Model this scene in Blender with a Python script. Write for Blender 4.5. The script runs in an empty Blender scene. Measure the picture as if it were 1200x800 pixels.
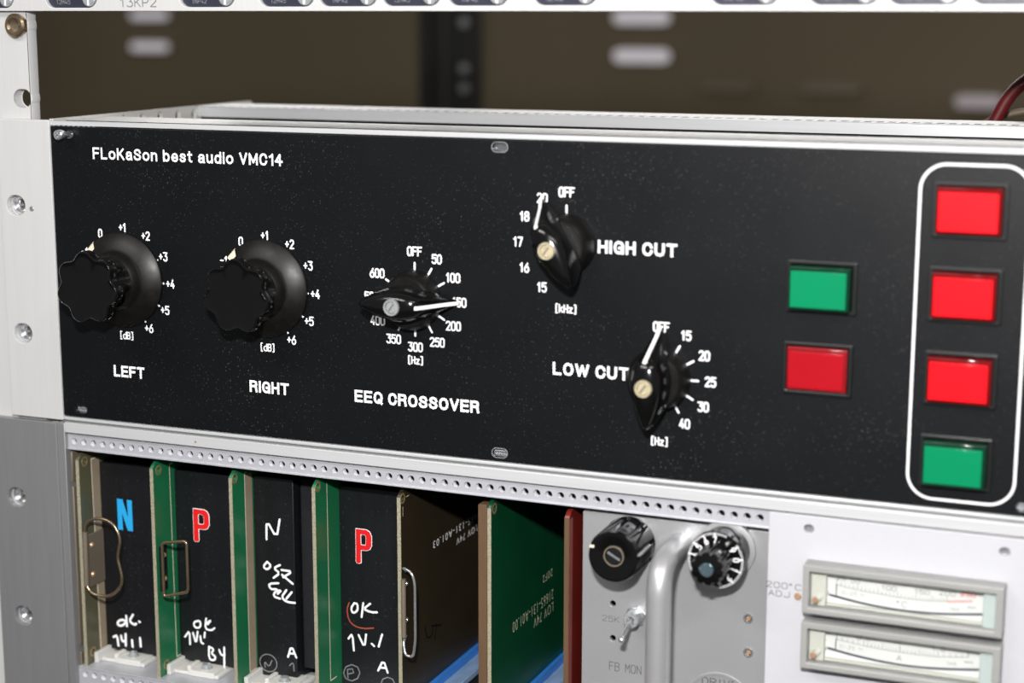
import bpy, bmesh, math, random
from mathutils import Vector, Matrix
random.seed(7)
C = bpy.context.scene.collection
S = 0.001            # everything below is laid out in millimetres
Z0 = 1200.0          # height of the black panel's lower edge above the floor
def W(x, y, z): return Vector((x*S, y*S, (z+Z0)*S))

# ------------------------------------------------------------------ camera
cam_d = bpy.data.cameras.new('camera'); cam = bpy.data.objects.new('camera', cam_d); C.objects.link(cam)
CAM = (470.75, -620.58, 175.18)
yaw, pitch, roll = 0.3886, 0.1858, 0.0015
fwd = Vector((-math.sin(yaw)*math.cos(pitch), math.cos(yaw)*math.cos(pitch), -math.sin(pitch)))
right = Vector((math.cos(yaw), math.sin(yaw), 0)); up = right.cross(fwd)
r2 = right*math.cos(roll)+up*math.sin(roll); u2 = up*math.cos(roll)-right*math.sin(roll)
M = Matrix((r2, u2, -fwd)).transposed().to_4x4(); M.translation = W(*CAM); cam.matrix_world = M
cam_d.sensor_width = 36; cam_d.lens = 2021.77/1200*36
cam_d.clip_start = 0.02; cam_d.clip_end = 50
cam_d.dof.use_dof = True; cam_d.dof.focus_distance = 0.73; cam_d.dof.aperture_fstop = 6.7
bpy.context.scene.camera = cam

# ------------------------------------------------------------------ world and lights
w = bpy.data.worlds.new('world'); bpy.context.scene.world = w; w.use_nodes = True
w.node_tree.nodes['Background'].inputs[0].default_value = (0.95, 0.97, 1.0, 1)
w.node_tree.nodes['Background'].inputs[1].default_value = 0.17
def light(name, kind, loc, energy, col=(1,1,1), size=0.02, target=None, sy=None):
    d = bpy.data.lights.new(name, kind); o = bpy.data.objects.new(name, d); C.objects.link(o)
    o.location = W(*loc); d.energy = energy; d.color = col
    if kind == 'AREA':
        d.size = size
        if sy: d.shape = 'RECTANGLE'; d.size_y = sy
        o.rotation_euler = (W(*target)-o.location).to_track_quat('-Z', 'Y').to_euler()
    else: d.shadow_soft_size = size
    return o
# the camera's flash, a hand's width above the lens
light('flash', 'AREA', (438, -615, 288), 7.2, (1, 0.985, 0.97), 0.035, (260, 0, 30), 0.022)
# the room's ceiling tubes behind and beside the photographer
light('ceiling_tubes', 'AREA', (-500, -1500, 1350), 16, (1, 0.96, 0.9), 1.2, (100, 0, 0), 0.15)
# tubes further down the hall, behind the rack, skim over the subrack's rails
light('hall_tubes', 'AREA', (-300, 2300, 900), 22, (1, 0.97, 0.93), 2.2, (200, 100, 130), 0.25)
light('ceiling_tubes', 'AREA', (1300, -1200, 1350), 8, (1, 0.96, 0.9), 1.2, (200, 0, 0), 0.15)
vs = bpy.context.scene.view_settings
vs.view_transform = 'Standard'; vs.look = 'None'; vs.gamma = 1; vs.use_curve_mapping = False; vs.exposure = 0.0

# ------------------------------------------------------------------ materials
def srgb(r, g, b):
    f = lambda c: (c/255/12.92) if c/255 <= 0.04045 else ((c/255+0.055)/1.055)**2.4
    return (f(r), f(g), f(b), 1)
MATS = {}
def pm(name, rgb, rough=0.5, metal=0.0, spec=0.5, var=0.0, scale=(40,40,40), rvar=0.0, bump=0.0, bscale=None,
       specks=0.0, speck_rgb=(150,150,145), emit=0, coat=0, speck_scale=700):
    m = bpy.data.materials.new(name); m.use_nodes = True; nt = m.node_tree; b = nt.nodes['Principled BSDF']
    col = srgb(*rgb)
    b.inputs['Base Color'].default_value = col; b.inputs['Roughness'].default_value = rough
    b.inputs['Metallic'].default_value = metal; b.inputs['Specular IOR Level'].default_value = spec
    b.inputs['Coat Weight'].default_value = coat
    if emit:
        b.inputs['Emission Color'].default_value = col; b.inputs['Emission Strength'].default_value = emit
    tc = nt.nodes.new('ShaderNodeTexCoord'); mp = nt.nodes.new('ShaderNodeMapping')
    mp.inputs['Scale'].default_value = scale; nt.links.new(tc.outputs['Object'], mp.inputs[0])
    nz = nt.nodes.new('ShaderNodeTexNoise'); nz.inputs['Scale'].default_value = 1; nz.inputs['Detail'].default_value = 5
    nt.links.new(mp.outputs[0], nz.inputs['Vector'])
    out = None
    if var:
        mx = nt.nodes.new('ShaderNodeMix'); mx.data_type = 'RGBA'
        mx.inputs[6].default_value = tuple(c*(1-var) for c in col[:3])+(1,)
        mx.inputs[7].default_value = tuple(min(1, c*(1+var)) for c in col[:3])+(1,)
        nt.links.new(nz.outputs[0], mx.inputs[0]); out = mx.outputs[2]
    if specks:
        vz = nt.nodes.new('ShaderNodeTexVoronoi'); vz.inputs['Scale'].default_value = speck_scale
        nt.links.new(tc.outputs['Object'], vz.inputs['Vector'])
        n2 = nt.nodes.new('ShaderNodeTexNoise'); n2.inputs['Scale'].default_value = 22; n2.inputs['Detail'].default_value = 3
        nt.links.new(tc.outputs['Object'], n2.inputs['Vector'])
        sep = nt.nodes.new('ShaderNodeSeparateColor'); nt.links.new(vz.outputs['Color'], sep.inputs[0])
        r_ = nt.nodes.new('ShaderNodeMath'); r_.operation = 'MULTIPLY'
        nt.links.new(sep.outputs[0], r_.inputs[0]); nt.links.new(n2.outputs[0], r_.inputs[1])
        rr = nt.nodes.new('ShaderNodeMath'); rr.operation = 'MULTIPLY'; rr.inputs[1].default_value = 0.62
        nt.links.new(r_.outputs[0], rr.inputs[0])
        cmpn = nt.nodes.new('ShaderNodeMath'); cmpn.operation = 'SUBTRACT'
        nt.links.new(rr.outputs[0], cmpn.inputs[0]); nt.links.new(vz.outputs['Distance'], cmpn.inputs[1])
        k = nt.nodes.new('ShaderNodeMath'); k.operation = 'MULTIPLY'; k.use_clamp = True; k.inputs[1].default_value = specks
        nt.links.new(cmpn.outputs[0], k.inputs[0])
        m2 = nt.nodes.new('ShaderNodeMix'); m2.data_type = 'RGBA'
        if out: nt.links.new(out, m2.inputs[6])
        else: m2.inputs[6].default_value = col
        m2.inputs[7].default_value = srgb(*speck_rgb)
        nt.links.new(k.outputs[0], m2.inputs[0]); out = m2.outputs[2]
    if out: nt.links.new(out, b.inputs['Base Color'])
    if rvar:
        mr = nt.nodes.new('ShaderNodeMapRange'); mr.inputs[3].default_value = max(0.02, rough-rvar); mr.inputs[4].default_value = min(1, rough+rvar)
        nt.links.new(nz.outputs[0], mr.inputs[0]); nt.links.new(mr.outputs[0], b.inputs['Roughness'])
    if bump:
        bn = nt.nodes.new('ShaderNodeBump'); bn.inputs['Strength'].default_value = bump; bn.inputs['Distance'].default_value = 0.0002
        src = nz
        if bscale:
            src = nt.nodes.new('ShaderNodeTexNoise'); src.inputs['Scale'].default_value = bscale
            nt.links.new(tc.outputs['Object'], src.inputs['Vector'])
        nt.links.new(src.outputs[0], bn.inputs['Height']); nt.links.new(bn.outputs[0], b.inputs['Normal'])
    MATS[name] = m; return m
ALU   = pm('anodised_aluminium', (206,206,206), 0.45, 0.15, var=0.05, scale=(900,900,25), rvar=0.05, bump=0.05)
ALUH  = pm('extruded_aluminium', (204,205,207), 0.38, 0.25, var=0.06, scale=(15,900,900), rvar=0.07, bump=0.08)
ALUD  = pm('dull_aluminium', (150,151,153), 0.42, 0.5, var=0.08, scale=(900,900,30), rvar=0.06, bump=0.06)
ALUP  = pm('brushed_plate', (186,186,188), 0.36, 0.55, var=0.06, scale=(1200,60,900), rvar=0.06, bump=0.12, bscale=2500)
STRIP = pm('perforated_zinc', (196,197,204), 0.4, 0.35, var=0.07, scale=(200,200,200), rvar=0.05)
ZINC  = pm('galvanised_plate', (206,205,200), 0.5, 0.1, var=0.12, scale=(180,60,180), rvar=0.08)
BRONZED = pm('chromated_steel', (140,128,112), 0.4, 0.5, var=0.15, scale=(60,60,60), rvar=0.1)
BLACKP = pm('black_lacquer', (11,13,16), 0.42, 0, 0.26, var=0.12, scale=(30,30,30), rvar=0.05, specks=3.0, speck_rgb=(70,70,66), speck_scale=1000, bump=0.1, bscale=1800)
BAKE  = pm('black_bakelite', (9,9,9), 0.16, 0, 0.55, var=0.3, scale=(120,120,120), rvar=0.06)
BAKED = pm('dusty_black_plastic', (14,13,12), 0.42, 0, 0.35, var=0.4, scale=(260,260,260), rvar=0.12)
BEZEL = pm('black_bezel_plastic', (22,23,24), 0.35, 0, 0.5, var=0.15, scale=(200,200,200))
WHITE = pm('white_print', (248,248,250), 0.5, 0, 0.4, var=0.02, scale=(300,300,300))
CREAM = pm('cream_line', (240,228,205), 0.5, 0, 0.4, var=0.03, scale=(300,300,300))
REDL  = pm('lit_red_lens', (232,14,26), 0.25, 0, 0.4, var=0.06, scale=(90,90,90), emit=0.26)
REDD  = pm('red_lens_skirt', (105,4,8), 0.12, 0, 0.6, var=0.2, scale=(400,400,400))
REDU  = pm('unlit_red_lens', (162,12,26), 0.25, 0, 0.4, var=0.08, scale=(90,90,90))
REDV  = pm('unlit_red_skirt', (128,14,22), 0.2, 0, 0.6, var=0.1, scale=(300,300,300))
GRNL  = pm('green_lens', (0,126,82), 0.25, 0, 0.4, var=0.05, scale=(90,90,90))
GRND  = pm('green_lens_skirt', (2,48,30), 0.12, 0, 0.6, var=0.2, scale=(400,400,400))
BORE = pm('bore_shine_white', (240,240,246), 0.35, 0.1, var=0.05, scale=(300,300,300))  # added bore liners, whitened to carry the shine of lit walls
CHROME = pm('bright_plating', (214,216,220), 0.22, 0.85, var=0.06, scale=(300,300,300), rvar=0.05)
STEEL = pm('screw_steel', (200,204,206), 0.3, 0.6, var=0.15, scale=(500,500,500), rvar=0.1)
BRASS = pm('brass', (232,220,186), 0.3, 0.55, var=0.15, scale=(400,400,400), rvar=0.1)
COPPER = pm('copper_pin', (204,168,138), 0.35, 0.5, var=0.25, scale=(500,500,500))
WIRE  = pm('brownish_nickel_wire', (168,148,122), 0.28, 0.9, var=0.15, scale=(200,200,200), rvar=0.08)
PCBG  = pm('green_solder_mask', (24,104,66), 0.38, 0, 0.5, var=0.14, scale=(60,60,60), rvar=0.06, bump=0.1)
PCBK  = pm('deep_green_solder_mask', (6,66,40), 0.34, 0, 0.5, var=0.22, scale=(45,45,45), rvar=0.08, specks=2, speck_rgb=(60,120,84))
PCBO  = pm('olive_solder_mask', (84,82,62), 0.35, 0, 0.5, var=0.16, scale=(60,30,50), rvar=0.08)
PCBB  = pm('dark_brown_solder_mask', (46,38,26), 0.4, 0, 0.5, var=0.2, scale=(60,60,60), rvar=0.05)
PCBR  = pm('red_brown_board', (108,32,26), 0.3, 0, 0.5, var=0.25, scale=(90,90,20), rvar=0.08, bump=0.05)
BEIGE = pm('bare_laminate', (146,132,112), 0.45, 0, 0.4, var=0.12, scale=(160,160,160), rvar=0.05)
FIBRE = pm('glass_fibre_edge', (150,145,124), 0.6, 0, 0.3, var=0.55, scale=(900,900,1300), bump=0.5)
BROWNB = pm('brown_board_edge', (96,74,54), 0.6, 0, 0.3, var=0.18, scale=(700,700,60))
PAD   = pm('tinned_pad', (160,140,100), 0.4, 0.5, var=0.25, scale=(400,400,400))
HEAT  = pm('black_anodised_block', (15,16,20), 0.42, 0.0, 0.5, var=0.2, scale=(240,240,12), rvar=0.06, specks=1.5, speck_rgb=(70,74,84))
HEATS = pm('black_foam', (30,31,34), 0.8, 0, 0.2, var=0.3, scale=(500,500,500), bump=0.5, bscale=1800)
PAPERW = pm('white_plastic', (205,204,200), 0.5, 0, 0.4, var=0.05, scale=(200,200,200))
BLUEG = pm('blue_guide_plastic', (52,124,208), 0.4, 0, 0.5, var=0.15, scale=(100,40,100))
BLUEM = pm('mottled_pale_blue', (132,158,190), 0.5, 0, 0.4, var=0.4, scale=(260,90,260))
BLUEN = pm('blue_letter', (40,164,226), 0.45, 0, 0.4, var=0.04, scale=(200,200,200))
REDP  = pm('red_letter', (220,28,32), 0.45, 0, 0.4, var=0.05, scale=(200,200,200))
RUST  = pm('rust_red_crayon', (168,76,54), 0.7, 0, 0.3, var=0.2, scale=(600,600,600))
GREYP = pm('grey_pencil', (130,132,134), 0.6, 0, 0.3, var=0.2, scale=(900,900,900))
INKB  = pm('black_pen', (8,8,8), 0.5, 0, 0.3, var=0.1)
PALEINK = pm('pale_legend_ink', (196,198,168), 0.5, 0, 0.3, var=0.1, scale=(400,400,400))
ENGR  = pm('engraved_grey', (88,88,88), 0.6, 0, 0.3, var=0.1, scale=(400,400,400))
DARKM = pm('hole_shade', (10,10,12), 0.6, 0, 0.3, var=0.2)  # shade inside holes and grooves put into a near-black colour
LABEL = pm('dark_slot_plate', (44,46,60), 0.4, 0, 0.5, var=0.15, scale=(300,300,300))
METP  = pm('light_grey_enamel', (188,188,193), 0.5, 0.0, 0.35, var=0.03, scale=(600,600,600), bump=0.05)
METF  = pm('grey_meter_plastic', (150,150,148), 0.4, 0, 0.4, var=0.04, scale=(200,200,200))
METI  = pm('cream_meter_inside', (198,200,190), 0.5, 0, 0.3, var=0.03, scale=(200,200,200))
METC  = pm('pale_cyan_inside', (186,197,194), 0.4, 0, 0.4, var=0.04, scale=(200,200,200))
METS  = pm('white_scale_card', (222,223,220), 0.5, 0, 0.3, var=0.02, scale=(200,200,200))
MIRR  = pm('dark_blue_scale_arc', (62,68,84), 0.4, 0.1, var=0.25, scale=(300,300,300))
SCALI = pm('grey_scale_ink', (110,112,112), 0.6, 0, 0.3, var=0.05)
SCALR = pm('red_scale_ink', (232,60,60), 0.6, 0, 0.3, var=0.05)
WALLB = pm('brown_wall', (120,108,86), 0.75, 0, 0.3, var=0.08, scale=(1.2,1.2,1.2), bump=0.1)
FLOOR = pm('grey_floor', (90,86,80), 0.6, 0, 0.4, var=0.15, scale=(6,6,6))
POSTD = pm('dark_post_steel', (30,30,29), 0.5, 0.2, 0.4, var=0.2, scale=(20,20,4))
CABLR = pm('dark_red_cable', (92,18,22), 0.45, 0, 0.4, var=0.15, scale=(60,60,60))
CABLP = pm('tan_cable', (110,98,80), 0.5, 0, 0.4, var=0.15, scale=(60,60,60))
DARKC = pm('dark_chassis', (26,26,28), 0.6, 0.2, 0.4, var=0.2, scale=(30,30,30))
REFLM = pm('reflection_glow', (206,200,206), 0.5, 0, 0.3, var=0.04, scale=(20,20,20), emit=0.5)  # glow colours of the reflected lamps, no real fittings
REFLD = pm('dim_reflection_glow', (128,120,104), 0.5, 0, 0.3, var=0.1, scale=(20,20,20), emit=0.02)
REFLF = pm('half_dim_reflection_glow', (190,180,184), 0.5, 0, 0.3, var=0.1, scale=(20,20,20), emit=0.22)
gm = bpy.data.materials.new('meter_glass'); gm.use_nodes = True; nt = gm.node_tree; nt.nodes.clear()
mo = nt.nodes.new('ShaderNodeOutputMaterial'); mxs = nt.nodes.new('ShaderNodeMixShader'); tr = nt.nodes.new('ShaderNodeBsdfTransparent')
gl = nt.nodes.new('ShaderNodeBsdfGlossy'); gl.inputs['Roughness'].default_value = 0.03; fr = nt.nodes.new('ShaderNodeFresnel'); fr.inputs[0].default_value = 1.45
nt.links.new(fr.outputs[0], mxs.inputs[0]); nt.links.new(tr.outputs[0], mxs.inputs[1]); nt.links.new(gl.outputs[0], mxs.inputs[2]); nt.links.new(mxs.outputs[0], mo.inputs[0])
GLASS = gm

# ------------------------------------------------------------------ helpers
class MB:
    """collects geometry in millimetres"""
    def __init__(s): s.v = []; s.f = []
    def add(s, v, f):
        n = len(s.v); s.v += [tuple(p) for p in v]; s.f += [tuple(i+n for i in q) for q in f]; return s
    def box(s, x0, x1, y0, y1, z0, z1):
        v = [(x, y, z) for z in (z0, z1) for y in (y0, y1) for x in (x0, x1)]
        return s.add(v, [(0,2,3,1), (4,5,7,6), (0,1,5,4), (2,6,7,3), (0,4,6,2), (1,3,7,5)])
    def sweep(s, rings, cap=True, closed=False):
        n = len(rings[0]); v = [p for r in rings for p in r]; f = []
        m = len(rings)
        for i in range(m if closed else m-1):
            a = i*n; b = ((i+1) % m)*n
            for j in range(n):
                k = (j+1) % n; f.append((a+j, a+k, b+k, b+j))
        if cap and not closed: f.append(tuple(range(n))[::-1]); f.append(tuple(range((m-1)*n, m*n)))
        return s.add(v, f)
    def lathe(s, prof, c, seg=40, ax=1):
        """prof [(r, y)] about an axis through c; ax 1: y axis (values absolute), 2: z axis"""
        rings = []
        for r, h in prof:
            r = max(r, 0.001)
            ring = []
            for k in range(seg):
                t = 2*math.pi*k/seg; a, b = r*math.cos(t), r*math.sin(t)
                ring.append((c[0]+a, h, c[2]+b) if ax == 1 else ((c[0]+a, c[1]+b, h) if ax == 2 else (h, c[1]+a, c[2]+b)))
            rings.append(ring)
        return s.sweep(rings)
    def radial(s, prof, c, fn, seg=96):
        rings = [[(c[0]+r*fn(t, q)*math.cos(t), y, c[2]+r*fn(t, q)*math.sin(t)) for t in [2*math.pi*k/seg for k in range(seg)]] for r, y, q in prof]
        return s.sweep(rings)
    def tube(s, path, r, seg=12, closed=False):
        P = [Vector(p) for p in path]; n = len(P); rings = []; N = None
        for i in range(n):
            if closed: d = P[(i+1) % n]-P[i-1]
            else: d = P[min(i+1, n-1)]-P[max(i-1, 0)]
            d.normalize()
            if N is None:
                N = d.orthogonal().normalized()
            N = (N-d*N.dot(d)).normalized(); B = d.cross(N)
            rings.append([tuple(P[i]+N*r*math.cos(2*math.pi*k/seg)+B*r*math.sin(2*math.pi*k/seg)) for k in range(seg)])
        return s.sweep(rings, closed=closed)
    def prism(s, poly, y0, y1):
        return s.sweep([[(x, y0, z) for x, z in poly], [(x, y1, z) for x, z in poly]])
def rrect(x0, x1, z0, z1, r, n=6):
    p = []
    for cx, cz, a0 in ((x1-r, z1-r, 0), (x0+r, z1-r, 90), (x0+r, z0+r, 180), (x1-r, z0+r, 270)):
        for k in range(n+1):
            a = math.radians(a0+90*k/n); p.append((cx+r*math.cos(a), cz+r*math.sin(a)))
    return p
def circ(x, z, r, n=24): return [(x+r*math.cos(2*math.pi*k/n), z+r*math.sin(2*math.pi*k/n)) for k in range(n)]
def arc_pts(pts, n=8, r=6):
    """round the corners of a 3-D polyline"""
    P = [Vector(p) for p in pts]; out = [P[0]]
    for i in range(1, len(P)-1):
        a = (P[i-1]-P[i]); b = (P[i+1]-P[i]); rr = min(r, a.length*.49, b.length*.49)
        p0 = P[i]+a.normalized()*rr; p1 = P[i]+b.normalized()*rr
        for k in range(n+1):
            t = k/n; out.append(p0*(1-t)**2+P[i]*2*t*(1-t)+p1*t*t)
    out.append(P[-1]); return out
def finish(me, mat, smooth=35):
    me.materials.clear(); me.materials.append(mat)
    bm = bmesh.new(); bm.from_mesh(me); bmesh.ops.recalc_face_normals(bm, faces=bm.faces); bm.to_mesh(me); bm.free()
    if smooth:
        me.shade_smooth(); me.set_sharp_from_angle(angle=math.radians(smooth))
def origin(parent):
    o = Vector((0, 0, 0)); p = parent
    while p: o += p.location; p = p.parent
    return o
def part(name, mb, mat, parent=None, bevel=0, label=None, loc=None, smooth=35, kind=None):
    """one mesh object from an MB (mm, scene frame) or a mesh; child vertices are stored relative to the parent"""
    if isinstance(mb, MB):
        me = bpy.data.meshes.new(name)
        me.from_pydata([tuple(W(*p)) for p in mb.v], [], mb.f); me.update()
    else: me = mb; me.name = name
    o = bpy.data.objects.new(name, me); C.objects.link(o)
    base = origin(parent) if parent else Vector((0,0,0))
    if loc is not None:
        o.location = W(*loc)-base; base = W(*loc)
    me.transform(Matrix.Translation(-base))
    if parent: o.parent = parent
    finish(me, mat, smooth)
    if bevel:
        b = o.modifiers.new('bevel', 'BEVEL'); b.width = bevel*S; b.segments = 2; b.limit_method = 'ANGLE'; b.angle_limit = math.radians(40)
        b.harden_normals = False
    if label: o['label'] = label
    if kind: o['kind'] = kind
    return o
def thing(name, label, cat, loc, group=None):
    o = bpy.data.objects.new(name, None); C.objects.link(o); o.location = W(*loc); o.empty_display_size = 0.01
    o['label'] = label; o['category'] = cat
    if group: o['group'] = group
    return o
def tag(o, label, cat, group=None):
    o['label'] = label; o['category'] = cat
    if group: o['group'] = group
    return o
def copy_tree(o, parent=None):
    c = o.copy(); C.objects.link(c); c.parent = parent
    for ch in [x for x in list(bpy.data.objects) if x.parent == o]: copy_tree(ch, c)
    return c
DG = bpy.context.evaluated_depsgraph_get
def curve_mesh(cu):
    o = bpy.data.objects.new('tmp', cu); C.objects.link(o)
    dg = DG(); dg.update(); me = bpy.data.meshes.new_from_object(o.evaluated_get(dg)); bpy.data.objects.remove(o); bpy.data.curves.remove(cu)
    return me
def plate(loops, y0, y1, bevel=0.0):
    """flat plate in the x-z plane between y0 and y1 with real holes (first loop outer)"""
    cu = bpy.data.curves.new('plate', 'CURVE'); cu.dimensions = '2D'; cu.fill_mode = 'BOTH'
    cu.extrude = (y1-y0)/2-bevel; cu.bevel_depth = bevel; cu.bevel_resolution = 1; cu.offset = -bevel
    for lp in loops:
        sp = cu.splines.new('POLY'); sp.points.add(len(lp)-1); sp.use_cyclic_u = True
        for i, (x, z) in enumerate(lp): sp.points[i].co = (x, z, 0, 1)
    me = curve_mesh(cu); ym = (y0+y1)/2
    for v in me.vertices:
        x, z, d = v.co; v.co = W(x, ym+d, z)
    return me
def plate_top(loops, z0, z1):
    """flat plate in the x-y plane with real holes"""
    cu = bpy.data.curves.new('plate', 'CURVE'); cu.dimensions = '2D'; cu.fill_mode = 'BOTH'; cu.extrude = (z1-z0)/2
    for lp in loops:
        sp = cu.splines.new('POLY'); sp.points.add(len(lp)-1); sp.use_cyclic_u = True
        for i, (x, y) in enumerate(lp): sp.points[i].co = (x, y, 0, 1)
    me = curve_mesh(cu)
    for v in me.vertices:
        x, y, d = v.co; v.co = W(x, y, (z0+z1)/2+d)
    return me
def plate_side(loops, x0, x1):
    """flat plate in the y-z plane with real holes"""
    cu = bpy.data.curves.new('plate', 'CURVE'); cu.dimensions = '2D'; cu.fill_mode = 'BOTH'; cu.extrude = (x1-x0)/2
    for lp in loops:
        sp = cu.splines.new('POLY'); sp.points.add(len(lp)-1); sp.use_cyclic_u = True
        for i, (y, z) in enumerate(lp): sp.points[i].co = (y, z, 0, 1)
    me = curve_mesh(cu)
    for v in me.vertices:
        y, z, d = v.co; v.co = W((x0+x1)/2+d, y, z)
    return me
# ---- flat lettering
def glyph2d(txt, bold=0.0, gap=1.0):
    cu = bpy.data.curves.new('txt', 'FONT'); cu.body = txt; cu.size = 1; cu.offset = bold; cu.space_character = gap; cu.resolution_u = 4
    return curve_mesh(cu)
def lettering(name, txt, x0, x1, z0, z1, y, mat, parent, bold=0.012, gap=1.0, label=None, drop=0.0, face='front', flip=False):
    """print fitted into x0..x1, z0..z1 (capital height) on a face"""
    me = glyph2d(txt, bold, gap)
    xs = [v.co.x for v in me.vertices]; zs = [v.co.y for v in me.vertices]
    a, b = min(xs), max(xs); c, d = min(zs), max(zs)
    if drop: c = -0.0-bold; d = 0.729+bold
    for v in me.vertices:
        u = (v.co.x-a)/(b-a); t = (v.co.y-c)/(d-c)
        if flip: u, t = 1-u, 1-t
        p, q = x0+(x1-x0)*u, z0+(z1-z0)*t
        v.co = W(p, y, q) if face == 'front' else W(y, p, q)
    o = part(name, me, mat, parent, smooth=0)
    if label: o['label'] = label
    return o
# stroke lettering for engraved scales (4 x 6 cell)
G = {'0': [[(0,1),(0,5),(1,6),(3,6),(4,5),(4,1),(3,0),(1,0),(0,1)]], '1': [[(0.6,4.6),(2.2,6),(2.2,0)]],
 '2': [[(0,5),(1,6),(3,6),(4,5),(4,4),(0,0),(4,0)]], '3': [[(0,6),(4,6),(2,3.6),(3.2,3.6),(4,2.6),(4,1),(3,0),(1,0),(0,0.8)]],
 '4': [[(2.6,6),(0,1.6),(4,1.6)],[(3,3.2),(3,0)]], '5': [[(4,6),(0.3,6),(0.1,3.3),(1,3.8),(3,3.8),(4,2.8),(4,1),(3,0),(1,0),(0,0.8)]],
 '6': [[(3,6),(0,2.4),(0,1),(1,0),(3,0),(4,1),(4,2.6),(3,3.5),(1,3.5),(0.3,2.9)]], '7': [[(0,6),(4,6),(1.4,0)]],
 '8': [[(1,3.3),(0.2,4.2),(0.2,5.2),(1,6),(3,6),(3.8,5.2),(3.8,4.2),(3,3.3),(1,3.3),(0,2.4),(0,1),(1,0),(3,0),(4,1),(4,2.4),(3,3.3)]],
 '9': [[(1,0),(4,3.6),(4,5),(3,6),(1,6),(0,5),(0,3.4),(1,2.5),(3,2.5),(3.8,3.1)]],
 '+': [[(0.4,3),(3.6,3)],[(2,1.3),(2,4.7)]], '-': [[(0.5,3),(3.5,3)]], '.': [[(2,0),(2,0.3)]], ' ': [], '/': [[(0,0),(4,6)]],
 'O': [[(0,1),(0,5),(1,6),(3,6),(4,5),(4,1),(3,0),(1,0),(0,1)]], 'F': [[(4,6),(0,6),(0,0)],[(0,3.2),(3.2,3.2)]],
 '[': [[(3,6.6),(1.4,6.6),(1.4,-0.6),(3,-0.6)]], ']': [[(1,6.6),(2.6,6.6),(2.6,-0.6),(1,-0.6)]], 'H': [[(0,0),(0,6)],[(4,0),(4,6)],[(0,3),(4,3)]],
 'z': [[(0.3,4),(3.7,4),(0.3,0),(3.7,0)]], 'k': [[(0,0),(0,6)],[(3.4,4.2),(0,1.8)],[(1.2,2.7),(3.6,0)]], 'm': [[(0,0),(0,4),(1.4,4),(2,3.4),(2,0)],[(2,3.4),(2.6,4),(3.4,4),(4,3.4),(4,0)]],
 'd': [[(4,6),(4,0),(1,0),(0,1),(0,3),(1,4),(4,4)]], 'B': [[(0,0),(0,6),(3,6),(3.8,5.2),(3.8,4),(3,3.2),(0,3.2)],[(3,3.2),(4,2.4),(4,0.9),(3,0),(0,0)]],
 'A': [[(0,0),(2,6),(4,0)],[(0.7,2),(3.3,2)]], 'C': [[(4,5),(3,6),(1,6),(0,5),(0,1),(1,0),(3,0),(4,1)]], 'D': [[(0,0),(0,6),(2.6,6),(4,4.6),(4,1.4),(2.6,0),(0,0)]],
 'J': [[(4,6),(4,1),(3,0),(1,0),(0,1)]], 'R': [[(0,0),(0,6),(3,6),(4,5),(4,4),(3,3.1),(0,3.1)],[(2.2,3.1),(4,0)]], 'I': [[(2,0),(2,6)]], 'V': [[(0,6),(2,0),(4,6)]],
 'E': [[(4,6),(0,6),(0,0),(4,0)],[(0,3.1),(3.2,3.1)]], 'M': [[(0,0),(0,6),(2,2.6),(4,6),(4,0)]], 'N': [[(0,0),(0,6),(4,0),(4,6)]], 'K': [[(0,0),(0,6)],[(4,6),(0,2.4)],[(1.3,3.6),(4,0)]],
 'P': [[(0,0),(0,6),(3,6),(4,5),(4,3.9),(3,2.9),(0,2.9)]], 'L': [[(0,6),(0,0),(4,0)]], 'T': [[(0,6),(4,6)],[(2,6),(2,0)]], 'h': [[(0,0),(0,6)],[(0,3),(1,4),(3,4),(4,3),(4,0)]],
 'o': [[(1,0),(0,1),(0,3),(1,4),(3,4),(4,3),(4,1),(3,0),(1,0)]], '°': [[(0.6,4.6),(0.6,5.6),(1.6,6),(2.4,5.4),(2.2,4.6),(1.4,4.2),(0.6,4.6)]]}
NAR = {'1': 3.0, 'I': 2.4, '.': 1.8, '[': 3.2, ']': 3.2, '°': 2.8, ' ': 3.0}
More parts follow.
